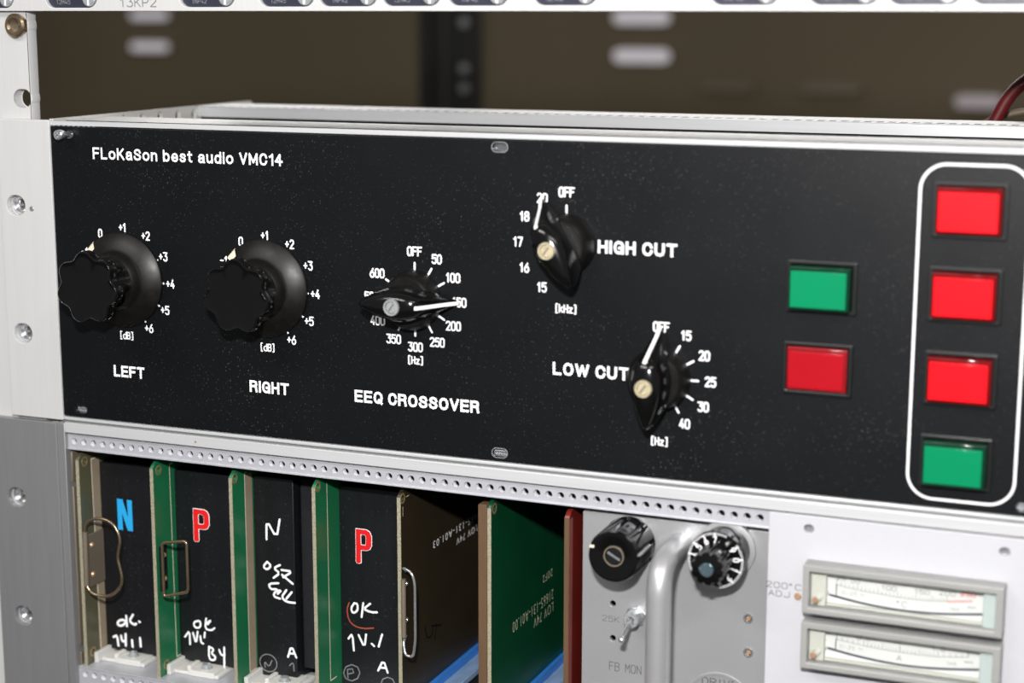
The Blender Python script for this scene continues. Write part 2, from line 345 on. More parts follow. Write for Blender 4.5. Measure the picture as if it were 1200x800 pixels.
class Strokes:
    """flat round-ended pen strokes on a plane; tf maps (a, b, lift) to scene mm"""
    def __init__(s, tf): s.mb = MB(); s.tf = tf; s.k = 0
    def seg(s, p, q, w):
        s.k += 1; lift = 0.03+0.0009*(s.k % 60); d = (q[0]-p[0], q[1]-p[1]); L = math.hypot(*d)
        a = math.atan2(d[1], d[0]) if L > 1e-6 else 0; ring = []
        for i in range(7): t = a-math.pi/2+math.pi*i/6; ring.append((q[0]+w/2*math.cos(t), q[1]+w/2*math.sin(t)))
        for i in range(7): t = a+math.pi/2+math.pi*i/6; ring.append((p[0]+w/2*math.cos(t), p[1]+w/2*math.sin(t)))
        s.mb.add([s.tf(x, z, lift) for x, z in ring], [tuple(range(14))])
    def line(s, pts, w, close=False):
        if close: pts = list(pts)+[pts[0]]
        for p, q in zip(pts, pts[1:]): s.seg(p, q, w)
    def smooth(s, pts, w, it=2):
        for _ in range(it):
            n = [pts[0]]
            for a, b in zip(pts, pts[1:]):
                n += [(a[0]*.75+b[0]*.25, a[1]*.75+b[1]*.25), (a[0]*.25+b[0]*.75, a[1]*.25+b[1]*.75)]
            n.append(pts[-1]); pts = n
        s.line(pts, w)
    def text(s, txt, cx, cz, h, w, wid=0.62, pitch=None, rot=0):
        """centred text, capital height h, pen w"""
        u = h/6; ux = u*wid*1.5; adv = [NAR.get(c, 4.0)+1.7 for c in txt]; tot = (sum(adv)-1.7)*ux; x = -tot/2
        for c, a in zip(txt, adv):
            off = (4-NAR.get(c, 4.0))/2 if c in NAR else 0
            for st in G[c]:
                P = [(x+(px-off)*ux, (pz-3)*u) for px, pz in st]
                cr, sr = math.cos(rot), math.sin(rot)
                s.line([(cx+px*cr-pz*sr, cz+px*sr+pz*cr) for px, pz in P], w)
            x += a*ux
def front(y): return lambda a, b, l: (a, y-l, b)
def sideface(x): return lambda a, b, l: (x+l, a, b)

# heavy square-ended capitals and lower case for the panel legends (cap height 6)
BG = {'F': [[(0,0),(0,6),(3.5,6)],[(0,3.1),(3,3.1)]], 'L': [[(0,6),(0,0),(3.3,0)]], 'K': [[(0,0),(0,6)],[(3.7,6),(0.2,2.2)],[(1.3,3.5),(3.9,0)]],
 'E': [[(3.6,6),(0,6),(0,0),(3.6,0)],[(0,3.1),(3.3,3.1)]], 'T': [[(0,6),(4,6)],[(2,6),(2,0)]], 'H': [[(0,0),(0,6)],[(3.7,0),(3.7,6)],[(0,3.1),(3.7,3.1)]], 'I': [[(0,0),(0,6)]],
 'V': [[(0,6),(2,0),(4,6)]], 'M': [[(0,0),(0,6),(2.3,1),(4.6,6),(4.6,0)]], 'W': [[(0,6),(1.5,0),(3,5.6),(4.5,0),(6,6)]],
 'C': [[(3.9,4.2),(3.5,5.3),(2.8,5.9),(2,6),(1,5.7),(.3,4.8),(0,3),(.3,1.2),(1,.3),(2,0),(2.8,.1),(3.5,.7),(3.9,1.8)]],
 'G': [[(3.9,4.3),(3.4,5.5),(2.1,6),(1,5.7),(.3,4.8),(0,3),(.3,1.2),(1,.3),(2,0),(3,.3),(3.6,.9),(3.9,2.8)],[(2.3,2.8),(3.9,2.8),(3.9,0)]],
 'O': [[(2.1,6),(1,5.7),(.3,4.8),(0,3),(.3,1.2),(1,.3),(2.1,0),(3.2,.3),(3.9,1.2),(4.2,3),(3.9,4.8),(3.2,5.7),(2.1,6)]],
 'Q': [[(2.1,6),(1,5.7),(.3,4.8),(0,3),(.3,1.2),(1,.3),(2.1,0),(3.2,.3),(3.9,1.2),(4.2,3),(3.9,4.8),(3.2,5.7),(2.1,6)],[(2.6,1.5),(4.1,-.3)]],
 'S': [[(3.7,4.4),(3.3,5.5),(2,6),(.7,5.6),(.2,4.6),(.6,3.7),(2,3.1),(3.3,2.6),(3.8,1.6),(3.4,.5),(2,0),(.5,.4),(0,1.6)]],
 'R': [[(0,0),(0,6),(2.6,6),(3.4,5.7),(3.7,4.6),(3.4,3.5),(2.6,3.1),(0,3.1)],[(2.3,3.1),(3.4,2.5),(3.6,1.2),(3.8,0)]],
 'X': [[(0,0),(3.8,6)],[(0,6),(3.8,0)]], 'U': [[(0,6),(0,1.7),(.5,.5),(1.9,0),(3.3,.5),(3.8,1.7),(3.8,6)]],
 '1': [[(0.2,4.7),(1.3,5.2),(1.8,6),(1.8,0)]], '4': [[(2.6,0),(2.6,6),(0,2),(3.8,2)]], ' ': [],
 'o': [[(1.8,4.3),(.8,4),(.1,3.1),(0,2.1),(.1,1.2),(.8,.3),(1.8,0),(2.8,.3),(3.5,1.2),(3.6,2.1),(3.5,3.1),(2.8,4),(1.8,4.3)]],
 'a': [[(.2,3.2),(.7,4.1),(1.7,4.3),(2.8,4),(3.1,3.2),(3.1,.8),(3.4,0)],[(3.1,2.5),(1.2,2.2),(.2,1.7),(.1,.7),(.8,0),(1.9,0),(3.1,1)]],
 'n': [[(0,4.3),(0,0)],[(0,3),(.8,4),(1.9,4.3),(2.8,3.9),(3.1,3),(3.1,0)]], 'u': [[(0,4.3),(0,1.2),(.4,.3),(1.3,0),(2.4,.4),(3.1,1.3)],[(3.1,4.3),(3.1,0)]],
 'b': [[(0,0),(0,6)],[(0,2.1),(.3,3.4),(1,4.1),(1.9,4.3),(2.9,3.8),(3.4,2.1),(2.9,.4),(1.9,0),(1,.2),(.3,.9),(0,2.1)]],
 'd': [[(3.4,0),(3.4,6)],[(3.4,2.1),(3.1,3.4),(2.4,4.1),(1.5,4.3),(.5,3.8),(0,2.1),(.5,.4),(1.5,0),(2.4,.2),(3.1,.9),(3.4,2.1)]],
 'e': [[(.1,2.1),(3.5,2.1),(3.2,3.5),(2.6,4.1),(1.8,4.3),(.7,3.8),(0,2.1),(.6,.5),(1.8,0),(2.8,.2),(3.3,.9)]],
 's': [[(3,3.2),(2.6,4.1),(1.5,4.3),(.5,4),(.2,3.1),(.8,2.5),(2.3,2),(3,1.3),(2.6,.3),(1.5,0),(.4,.3),(0,1.1)]],
 't': [[(.9,5.7),(.9,1),(1.3,.2),(2.1,.1)],[(0,4.2),(2.1,4.2)]], 'i': [[(0,0),(0,4.2)],[(0,5.8),(0,5.95)]]}
def heavy(txt, x0, x1, z0, z1, y, wd, mat, parent, gap=1.55, space=3.0):
    mb = MB(); xs = []; x = 0
    for ch in txt:
        if ch == ' ': xs.append(x); x += space; continue
        xs.append(x); x += max(p[0] for s_ in BG[ch] for p in s_)+gap
    tot = x-gap; sx = (x1-x0-wd)/tot; sz = (z1-z0-wd)/6; n = 0
    def poly(P):
        nonlocal n; n += 1; mb.add([(a, y-.00012*(n % 80), c) for a, c in P], [tuple(range(len(P)))])
    for ch, ox in zip(txt, xs):
        for s_ in BG[ch]:
            P = [(x0+wd/2+(ox+a)*sx, z0+wd/2+c*sz) for a, c in s_]; closed = s_[0] == s_[-1]
            for i, (p, q) in enumerate(zip(P, P[1:])):
                d = Vector((q[0]-p[0], q[1]-p[1])); d.normalize(); nn = Vector((-d.y, d.x))*wd/2
                e0 = d*wd*.5 if (i == 0 and not closed) else d*0; e1 = d*wd*.5 if (i == len(P)-2 and not closed) else d*0
                a = Vector(p)-e0; c = Vector(q)+e1; poly([a-nn, c-nn, c+nn, a+nn])
            for i in range(len(P)):
                if not closed and i in (0, len(P)-1): continue
                p = P[i]; A = s_[i-1]; B_ = s_[(i+1) % len(s_)]; o_ = s_[i]
                sq = (not closed) and ((A[0] == o_[0] and B_[1] == o_[1]) or (A[1] == o_[1] and B_[0] == o_[0]))
                h_ = wd/2
                poly([(p[0]-h_, p[1]-h_), (p[0]+h_, p[1]-h_), (p[0]+h_, p[1]+h_), (p[0]-h_, p[1]+h_)] if sq else circ(p[0], p[1], h_, 14))
    return part('lettering', mb, mat, parent, smooth=0)

# pen strokes on the module blocks and the curved meter scales (x, z in mm)
PEN = {
 'c1': [[(14.6,-101.2),(12.7,-100.8),(10.5,-101.8),(9.9,-103.6),(12.2,-104.1),(15.0,-101.7)],[(15.0,-98.7),(15.2,-103.6)],[(18.8,-97.6),(16.5,-101.0),(19.5,-102.5),(20.4,-101.7)],[(22.1,-100.5),(22.4,-100.6)],[(7.5,-110.0),(9.5,-108.9),(10.0,-113.9)],[(11.7,-108.9),(12.2,-111.6),(14.1,-111.0)],[(14.3,-107.7),(14.1,-113.3)],[(17.7,-110.2),(17.9,-113.3)],[(22.2,-108.5),(22.4,-112.6)]],
 'c2': [[(53.7,-96.2),(50.9,-97.1),(51.4,-99.8),(54.5,-99.3),(54.6,-96.3),(53.1,-96.2)],[(57.7,-94.5),(56.9,-99.5),(60.2,-99.9),(62.0,-98.5)],[(57.6,-97.0),(60.4,-94.7),(58.5,-97.1)],[(46.0,-104.9),(48.6,-101.5),(48.6,-108.1)],[(50.4,-102.4),(51.9,-107.6),(52.9,-101.5)],[(54.3,-103.5),(54.5,-106.4),(55.7,-106.8)],[(56.8,-101.2),(56.4,-103.7)],[(58.7,-107.8),(58.5,-113.8),(61.2,-114.2),(62.2,-112.2),(59.8,-110.9),(61.4,-108.7),(58.7,-107.8)],[(64.1,-108.6),(65.2,-111.2),(67.0,-110.4)],[(66.8,-107.1),(66.5,-117.0)]],
 'c3': [[(99.4,-107.1),(101.3,-101.5),(103.7,-106.8)],[(100.0,-105.4),(102.6,-105.1)],[(89.9,-53.4),(90.1,-44.2),(95.1,-52.5),(96.8,-43.5)],[(89.9,-63.8),(87.7,-66.4),(89.8,-67.6),(92.0,-65.4),(89.9,-63.8)],[(96.4,-64.5),(93.1,-66.4),(96.3,-68.3),(93.0,-70.9)],[(97.2,-66.7),(102.8,-66.7),(97.9,-70.0)],[(97.4,-68.9),(102.7,-72.4)],[(95.4,-73.1),(90.4,-73.9),(91.2,-76.4),(94.5,-76.0)],[(94.9,-78.1),(96.9,-76.1),(93.6,-77.1),(92.7,-79.6),(96.0,-80.2)],[(99.4,-75.8),(96.8,-79.4),(99.2,-81.3),(103.6,-81.2)],[(102.1,-76.4),(99.3,-79.8)]],
 'c3g': [[(87.5,-113.8),(87.3,-110.8),(89.5,-113.5),(91.1,-110.0)],[(100.1,-111.1),(102.2,-109.2),(102.4,-113.4)]],
 'c4': [[(131.3,-78.8),(129.6,-81.4),(130.7,-83.7),(133.0,-82.0),(133.0,-78.9),(131.3,-78.8)],[(135.8,-78.2),(134.9,-84.7)],[(139.2,-78.0),(135.8,-80.9),(139.7,-81.9),(142.5,-81.5)],[(128.2,-95.6),(130.2,-93.0),(130.8,-100.8)],[(133.3,-93.3),(136.1,-98.8),(137.0,-92.5)],[(139.7,-96.4),(140.9,-97.3)],[(144.9,-91.4),(143.1,-97.2)],[(142.7,-108.4),(145.3,-103.0),(147.4,-108.7)],[(143.5,-106.9),(146.6,-106.7)]],
 'c4r': [[(128.8,-78.9),(127.6,-82.2),(128.4,-86.9),(131.1,-89.4),(135.6,-90.0),(140.7,-89.0)]],
 'c4g': [[(133.6,-110.8),(132.4,-113.7),(129.4,-115.3),(126.5,-114.6),(125.4,-112.1),(126.6,-109.1),(129.6,-107.6),(132.5,-108.3),(133.6,-110.8)],[(127.6,-114.1),(127.4,-110.2),(129.9,-109.5),(130.5,-111.3),(127.6,-112.3)],[(150.8,-113.5),(149.8,-116.0),(147.3,-117.4),(144.8,-116.8),(143.9,-114.6),(144.9,-112.1),(147.4,-110.8),(149.8,-111.4),(150.8,-113.5)]],
 'c5p': [[(27.0,-85.8),(28.6,-91.4),(33.5,-92.4),(35.3,-88.5)],[(33.6,-87.5),(43.7,-90.3)],[(38.6,-88.9),(36.8,-95.0)]],
 'm1arc': [[(349.0,-34.0),(355.7,-34.8),(362.2,-35.3),(368.7,-35.7),(374.5,-35.9),(380.3,-35.9),(385.0,-35.6),(389.6,-35.1)],[(389.6,-35.1),(398.5,-33.8)],[(346.7,-38.1),(357.2,-39.7),(369.0,-40.6),(377.1,-40.6),(387.8,-40.1),(402.6,-38.2)],[(349.0,-33.7),(349.0,-37.9)]],
 'm2arc': [[(349.8,-55.3),(360.0,-56.4),(366.9,-56.8),(373.4,-57.0),(380.5,-57.0),(387.3,-56.8),(398.2,-55.3)],[(346.8,-59.2),(356.7,-60.7),(368.5,-61.7),(378.0,-61.9),(388.8,-61.2),(402.4,-59.5)],[(349.6,-55.3),(349.5,-59.0)],[(349.7,-51.6),(349.8,-55.3)],[(373.2,-53.0),(373.4,-57.0)],[(398.0,-52.0),(398.2,-55.3)]]}

# ================================================================== the room
def struct(name, mb, mat):
    o = part(name, mb, mat, smooth=0); o['kind'] = 'structure'; return o
struct('floor', MB().box(-5000, 4000, -3000, 2600, -Z0-20, -Z0), FLOOR)
struct('wall_back', MB().box(-5000, 4000, 2600, 2700, -Z0, 1500), WALLB)
def lamp_reflection(x, z, w, h, mat, label):  # glowing plates added to stand for ceiling lamps reflected in the background
    t = thing('lamp_reflection', label, 'lamp reflection', (x, 2600, z), 'glowing lamp reflections on the brown back wall')
    part('reflection_backing', plate([rrect(x-w/2-3, x+w/2+3, z-h/2-3, z+h/2+3, h/2+2.9)], 2592, 2600), WALLB, t)
    part('reflection_glow', plate([rrect(x-w/2, x+w/2, z-h/2, z+h/2, h/2-.1)], 2582, 2592), mat, t)
lamp_reflection(-1689, 178, 92, 19, REFLM, 'oval glowing lamp reflection on the back wall, far left, the upper of two')
lamp_reflection(-1691, 111, 92, 19, REFLM, 'oval glowing lamp reflection on the back wall, far left, the lower of two')
lamp_reflection(-575, 175, 112, 26, REFLM, 'bright oval lamp reflection on the back wall right of the dark posts, the upper of two')
lamp_reflection(-574, 102, 112, 26, REFLM, 'bright oval lamp reflection on the back wall right of the dark posts, the lower of two')
lamp_reflection(-400, 46, 100, 14, REFLD, 'faint oblong lamp reflection, left of the two faint ones on the back wall')
lamp_reflection(-205, 46, 110, 16, REFLD, 'faint oblong lamp reflection, right of the two faint ones on the back wall')
lamp_reflection(62, 27, 84, 24, REFLF, 'pale oblong lamp reflection on the back wall by the red cable')
def dark_post(x0, x1, label, bolts):
    t = thing('dark_post', label, 'post', ((x0+x1)/2, 1520, -Z0), 'dark posts behind the rack')
    part('post', MB().box(x0, x1, 1500, 1540, -Z0, 900), POSTD, t, bevel=1.5)
    for x, z in bolts:
        part('bolt', MB().lathe([(0, 1496), (6, 1496), (7, 1498), (7, 1501)], (x, 0, z), 12), ALUD, t)
dark_post(-534, -515, 'narrow dark upright post far behind the rack, the left one', [])
dark_post(-496, -457, 'broad dark upright post far behind the rack with small bolts', [(-466, z) for z in (168, 108, 82)])

# ================================================================== the rack
rk = thing('rack_frame', 'upright aluminium rack rails with threaded nuts at the left edge of the picture', 'rack', (200, 6, -Z0))
def slot(cx, cz, w=9.8, h=8.8, r=4.2): return rrect(cx-w/2, cx+w/2, cz-h/2, cz+h/2, r, 8)
NUT_Z = [171.2, 93.2, 35.8, -41, -97.7]
for sx in (0, 1):
    X = lambda x: x if not sx else 426.7-x
    xa, xb = sorted((X(-48), X(-11.6)))
    part('post', plate([rrect(xa, xb, -Z0, 300, 0.6)]+[slot(X(-16.2), z, 10, 8.8) for z in (171.2, 139.9, 200, 230)]+[slot(X(-20), 93.2), slot(X(-20), 35.8), slot(X(-28), -41), slot(X(-28), -97.7)], 3, 9, 0.3), ALU, rk)
    if not sx:
        for i, z in enumerate(NUT_Z):
            x = [-17.0, -20, -20, -28, -28][i]; y0 = [0.2, 2.8, 2.8, 2.8, 2.8][i]
            prof = [(2.5, y0+7), (2.5, y0+1), (3.4, y0), (4.4, y0), (5.2, y0+0.9), (5.2, y0+2.2), (4.1, y0+2.5), (4.1, y0+8), (2.5, y0+8)]
            n = MB(); rings = []
            for r, y in prof: rings.append([(x+r*math.cos(2*math.pi*k/32), y, z+r*math.sin(2*math.pi*k/32)) for k in range(32)])
            n.sweep(rings, cap=False, closed=True)
            nut = part('threaded_nut', n, WIRE if i == 0 else CHROME, rk)
            th = MB()
            for q in range(5): th.tube([(x+2.45*math.cos(a*math.pi/12), y0+1.2+q*1.1+a*1.1/24, z+2.45*math.sin(a*math.pi/12)) for a in range(24)], 0.28, 5)
            part('thread', th, BRONZED, nut)
            if i: part('retaining_clip', MB().box(x-4.8, x-1.2, 4.2, 9, z-4.2, z+4.2), CHROME, nut, bevel=.6)

# the unit above, of which only the lower edge shows
tu = thing('patch_panel', 'silver panel along the top edge with dark slot labels and screws', 'panel', (200, 2, 177.4))
SL = [(-40, -15.5), (0.9, 27.5), (68, 94.6), (105.8, 131.3), (133.2, 159.4), (161.2, 186.8), (189.7, 215.2), (225.2, 251), (294.5, 320.2), (330.7, 356), (358.8, 384.4), (387.2, 413)]
zb = lambda x: 178.7+0.9*min(1, max(0, (x+20)/250))
part('face_plate', plate([rrect(-48, 475, 177.4, 221.8, 0.5)]+[rrect(a, b, zb(a), zb(a)+9.4, 4.6, 8) for a, b in SL], -0.5, 2.3, 0.25), ALU, tu)
part('case', MB().box(-9, 436, 2.3, 180, 182, 221), ALUD, tu)
for i, (a, b) in enumerate(SL):
    s_ = part('slot_label', MB().box(a-1, b+1, 1.6, 2.29, zb(a)-.8, zb(a)+10.2), LABEL, tu)
    st = Strokes(front(1.6)); st.text('12M45 ' if i % 2 else '1NP4Z'.replace('Z', '2'), a+8.5, zb(a)+2.4, 1.7, 0.2); part('small_legend', st.mb, GREYP, s_, smooth=0)
    hd = MB().lathe([(0, 0.0), (2.6, 0.0), (3.3, 0.5), (3.5, 1.6)], (b-5, 0, zb(a)+3.9), 24)
    part('screw_head', hd, STEEL, s_)
    part('screw_slot', MB().box(b-5.4, b-4.6, -0.06, 0.1, zb(a)+1.0, zb(a)+6.8), WHITE, s_)
st = Strokes(front(-.5)); st.text('13KP2', 48, 180.9, 3.4, 0.45, 0.8); part('lettering', st.mb, ALUD, tu, smooth=0)

# ------------------------------------------------------------------ upper subrack
us = thing('upper_subrack', 'open silver subrack with side plates and perforated rails holding the black panel', 'subrack', (213, 80, -2.3))
for sx in (0, 1):
    X = lambda x: x if not sx else 426.7-x
    a, b = sorted((X(-28.1), X(-0.15)))
    part('mounting_flange', plate([rrect(a, b, -2.3, 131, 0.5), slot(X(-19.9), 93.2), slot(X(-19.6), 35.8)], -0.6, 2.4, 0.3), ALU, us)
    a, b = sorted((X(-2), X(0)))
    loop = [(2.4, 0), (169.6, 0), (169.6, 131.9), (2.4, 131.4)]
    part('side_plate', plate_side([loop]+[[(y+2.2*math.cos(k*math.pi/8), 127.7+2.9*math.sin(k*math.pi/8)) for k in range(16)] for y in (24.7, 39.7, 54.7, 69.8, 84.7, 100, 114.2)]+[[(y+1.7*math.cos(k*math.pi/8), 118+1.9*math.sin(k*math.pi/8)) for k in range(16)] for y in (40, 70, 100)], a, b), ZINC, us)
    a, b = sorted((X(-5.2), X(-3.4)))
    part('hole_dark_backing', MB().box(a, b, 12, 150, 90, 130.6), DARKC, us)  # added dark backing so the side plate's holes look dark
    if not sx: part('flange_rivet', MB().lathe([(0, -0.9), (0.9, -0.9), (1.2, -0.6)], (-11.5, 0, 92), 12), ALUD, us)
def rail(name, y0, y1, z0, z1, parent, mat=ALUH, b=0.25, x0=0.0, x1=426.7): return part(name, MB().box(x0, x1, y0, y1, z0, z1), mat, parent, bevel=b)
fr_ = rail('front_top_rail', 12, 44, 121, 130.4, us)
part('rail_lip', MB().box(0, 426.7, 0.2, 3.0, 128.75, 130.75), ALUH, fr_, bevel=.2)
part('rail_groove_shade', MB().box(0, 426.7, 3.0, 12, 121, 129.0).box(0, 426.7, 11.6, 12.1, 129, 130.36), DARKM, fr_)  # near-black filler paints the groove's shade between lip and rail
teeth = MB()
for k in range(9): teeth.box(1.2+k*2.6-(0.0), 2.6+k*2.6, -0.1, 0.2, 128.5, 128.85)
part('thread_insert_end', teeth, CHROME, fr_)
holes = [[(cx-1.6, 121.5), (cx+1.6, 121.5), (cx+1.6, 128.5), (cx-1.6, 128.5)] for cx in [5+5.08*k for k in range(82)]]
br = part('rear_top_rail', plate_top([[(0, 118), (426.7, 118), (426.7, 151), (0, 151)]]+holes, 131.35, 131.5), ALUH, us, smooth=0)
part('rail_face', MB().box(0, 426.7, 118, 120.3, 126.4, 131.34), ALUH, br, bevel=.2)
part('rail_core', MB().box(0, 426.7, 129, 151, 116, 131.34), ALUH, br)
part('slot_shade_bar', MB().box(0, 426.7, 120.3, 129, 116, 131.3), DARKM, br)  # near-black bar added under the slots, their shade put into its colour
rail('front_bottom_rail', 3.0, 30, -2.2, 7.5, us)
bl = rail('bottom_lip', 0.0, 3.0, -2.3, -0.75, us, CHROME and ALUH, .45)
part('rear_bottom_rail', MB().box(0, 426.7, 118, 151, -2, 8), ALUH, us)
part('bottom_cover', MB().box(0, 426.7, 30, 160, -1.6, -0.6), DARKC, us)
part('circuit_board', MB().box(6, 420, 34, 116, 20, 21.6), PCBK, us)

# ------------------------------------------------------------------ black panel
bp = thing('control_panel', 'black front panel with white lettering, rotary knobs and coloured push buttons', 'panel', (213, 1, 0))
PSL = [(8.6, 125.2), (9.4, 3.2), (211.4, 125.5), (211.4, 3.2), (415, 125.5), (415, 3.2)]
part('panel_plate', plate([rrect(0, 426.7, 0, 128.5, 0.4)]+[rrect(x-3.3, x+3.3, z-1.9, z+1.9, 1.88, 8) for x, z in PSL], 0, 2.5, 0.3), BLACKP, bp)
for i, (x, z) in enumerate(PSL):
    # the rail's threaded insert seen through each slot
    ins = MB()
    for k in range(-3, 4): ins.box(x-3.3, x+3.3, 2.52+.2*abs(k % 2), 2.98, z+k*.62-.2, z+k*.62+.2)
    part('threaded_insert', ins, CHROME, bp, smooth=0)
    rim = MB(); lp = rrect(x-3.35, x+3.35, z-1.95, z+1.95, 1.9, 8)
    rim.tube([(a, -0.02, b) for a, b in lp], 0.16, 6, closed=True)
    part('slot_rim', rim, STEEL if i in (2, 3) else BEZEL, bp)
sc = part('screw', MB().lathe([(0, -6.2), (1.7, -6.2), (2.15, -5.8), (2.15, -4.2), (1.25, -4.1), (1.25, 2.5)], (8.2, 0, 125.2), 24), CHROME, bp)
part('cross_recess', MB().box(7.9, 8.5, -6.26, -6.15, 124.0, 126.4).box(7.0, 9.4, -6.26, -6.15, 124.9, 125.5), STEEL, sc)
part('screw_collar', MB().lathe([(1.3, -4.0), (1.9, -3.9), (1.9, -2.9), (1.3, -2.8)], (8.2, 0, 125.2), 24), CHROME, sc)
heavy('FLoKaSon best audio VMC14', 21.6, 114.9, 114.9, 119.9, -0.05, 0.84, WHITE, bp, 2.1, 2.9)
heavy('LEFT', 27.8, 43.7, 19.9, 25, -0.05, 1.02, WHITE, bp, 2.15, 2.4)
heavy('RIGHT', 96.4, 115.4, 18.7, 23.8, -0.05, 1.02, WHITE, bp, 2.15, 2.4)
heavy('EEQ CROSSOVER', 146.4, 202.5, 18.7, 23.8, -0.05, 1.02, WHITE, bp, 2.15, 2.4)
heavy('HIGH CUT', 252.2, 283.9, 86.2, 91.3, -0.05, 1.02, WHITE, bp, 2.15, 2.4)
heavy('LOW CUT', 234, 265.5, 37.2, 42.3, -0.05, 1.02, WHITE, bp, 2.15, 2.4)
def scale(cx, cz, marks, R, unit, uz, ticks, rt0=10.6, rt1=14.9, capH=3.5):
    st = Strokes(front(0))
    for a, t in marks:
        a = math.radians(a); r = R
        st.text(t, cx+r*math.sin(a), cz+r*math.cos(a), capH-.15, 0.66, 0.47)
    for a in ticks:
        a = math.radians(a); st.line([(cx+rt0*math.sin(a), cz+rt0*math.cos(a)), (cx+rt1*math.sin(a), cz+rt1*math.cos(a))], 0.85)
    part('dial_numbers', st.mb, WHITE, bp, smooth=0)
    if unit:
        s2 = Strokes(front(0)); s2.text(unit, cx, uz, 2.8, 0.58, 0.5); part('unit_legend', s2.mb, WHITE, bp, smooth=0)
dBm = [(a, t) for a, t in zip(range(-60, 151, 30), ['-1', '0', '+1', '+2', '+3', '+4', '+5', '+6'])]
scale(35.3, 62.7, dBm, 23.2, '[dB]', 38.6, range(-60, 151, 30), 17.5, 19.9)
scale(105.6, 62.7, dBm, 23.2, '[dB]', 38.5, range(-60, 151, 30), 17.5, 19.9)
scale(174.4, 63.3, list(zip(range(0, 331, 30), ['OFF', '50', '100', '150', '200', '250', '300', '350', '400', '500', '600'][:11]))[:10]+[(-60, '600')], 19.5, '[Hz]', 38.3, list(range(0, 301, 30)))
scale(239.3, 89.0, [(0, 'OFF'), (-30, '20'), (-60, '18'), (-90, '17'), (-120, '16'), (-150, '15')], 20.1, '[kHz]', 63.7, [0])
scale(278.2, 39.4, [(0, 'OFF'), (30, '15'), (60, '20'), (90, '25'), (120, '30'), (150, '40')], 19.8, '[Hz]', 14.4, [0, 30, 60, 90, 120, 150])
# white outline round the four buttons
outl = part('white_outline', plate([rrect(372.6, 411.4, 2.4, 125.0, 9.6, 12), rrect(373.5, 410.5, 3.3, 124.1, 8.7, 12)], -0.06, 0.0), WHITE, bp, smooth=0)

def lobed_knob(x, z, ang, label, ph, dy=0.0):
    sk = part('knob', MB().lathe([(0, 0), (20.4, 0), (20.6, -0.4), (20.6, -1.5), (20.0, -2.1), (14.2, -5.6), (13.2, -5.8), (12.6, -6.6), (12.4, -8.0), (11.0, -9.6), (0, -9.8)], (0, 0, 0), 72), BAKED, bp, loc=None)
    sk.data.transform(Matrix.Translation(Vector((x*S, 0, z*S))))
    sk['label'] = label
    def f(t, q): return 1-q*(0.5-0.5*math.cos(7*(t-math.radians(ph))))**1.25
    body = MB().radial([(10.2, -7, .16), (10.6, -15, .16), (11.6, -18.5, .16), (14.0, -19.8, .16), (15.2, -20.6, .16), (15.5, -21.4, .16), (15.5, -25.0, .16), (15.3, -25.6, .16), (14.9, -25.9, .16), (14.2, -25.7, .16), (12.0, -25.5, .06), (0.01, -25.3, 0)], (x, 0, z), f, 128)
    body.v = [(p[0], p[1]+dy*min(1, max(0, (-p[1]-9)/8)), p[2]) for p in body.v]
    part('grip', body, BAKE, sk, smooth=50)
    a = math.radians(ang); p = MB(); d = (math.sin(a), math.cos(a)); n = (d[1], -d[0])
    pts = []
    for r, y, wd in ((20.7, -0.3, 2.5), (20.75, -1.5, 2.6), (20.05, -2.3, 2.5), (17.6, -3.6, 1.8)):
        for s_ in (-1, 1): pts.append((x+d[0]*r+n[0]*wd*s_, y-0.0, z+d[1]*r+n[1]*wd*s_))
    for k in range(3): p.add([pts[2*k], pts[2*k+1], pts[2*k+3], pts[2*k+2]], [(0, 1, 2, 3)])
    part('pointer_mark', p, CREAM, sk, smooth=0)
    return sk
lobed_knob(34.4, 63.2, -47, 'scalloped black knob over LEFT', 43.5, -0.6)
lobed_knob(105.0, 63.6, -46, 'scalloped black knob over RIGHT', 39, 2.0)
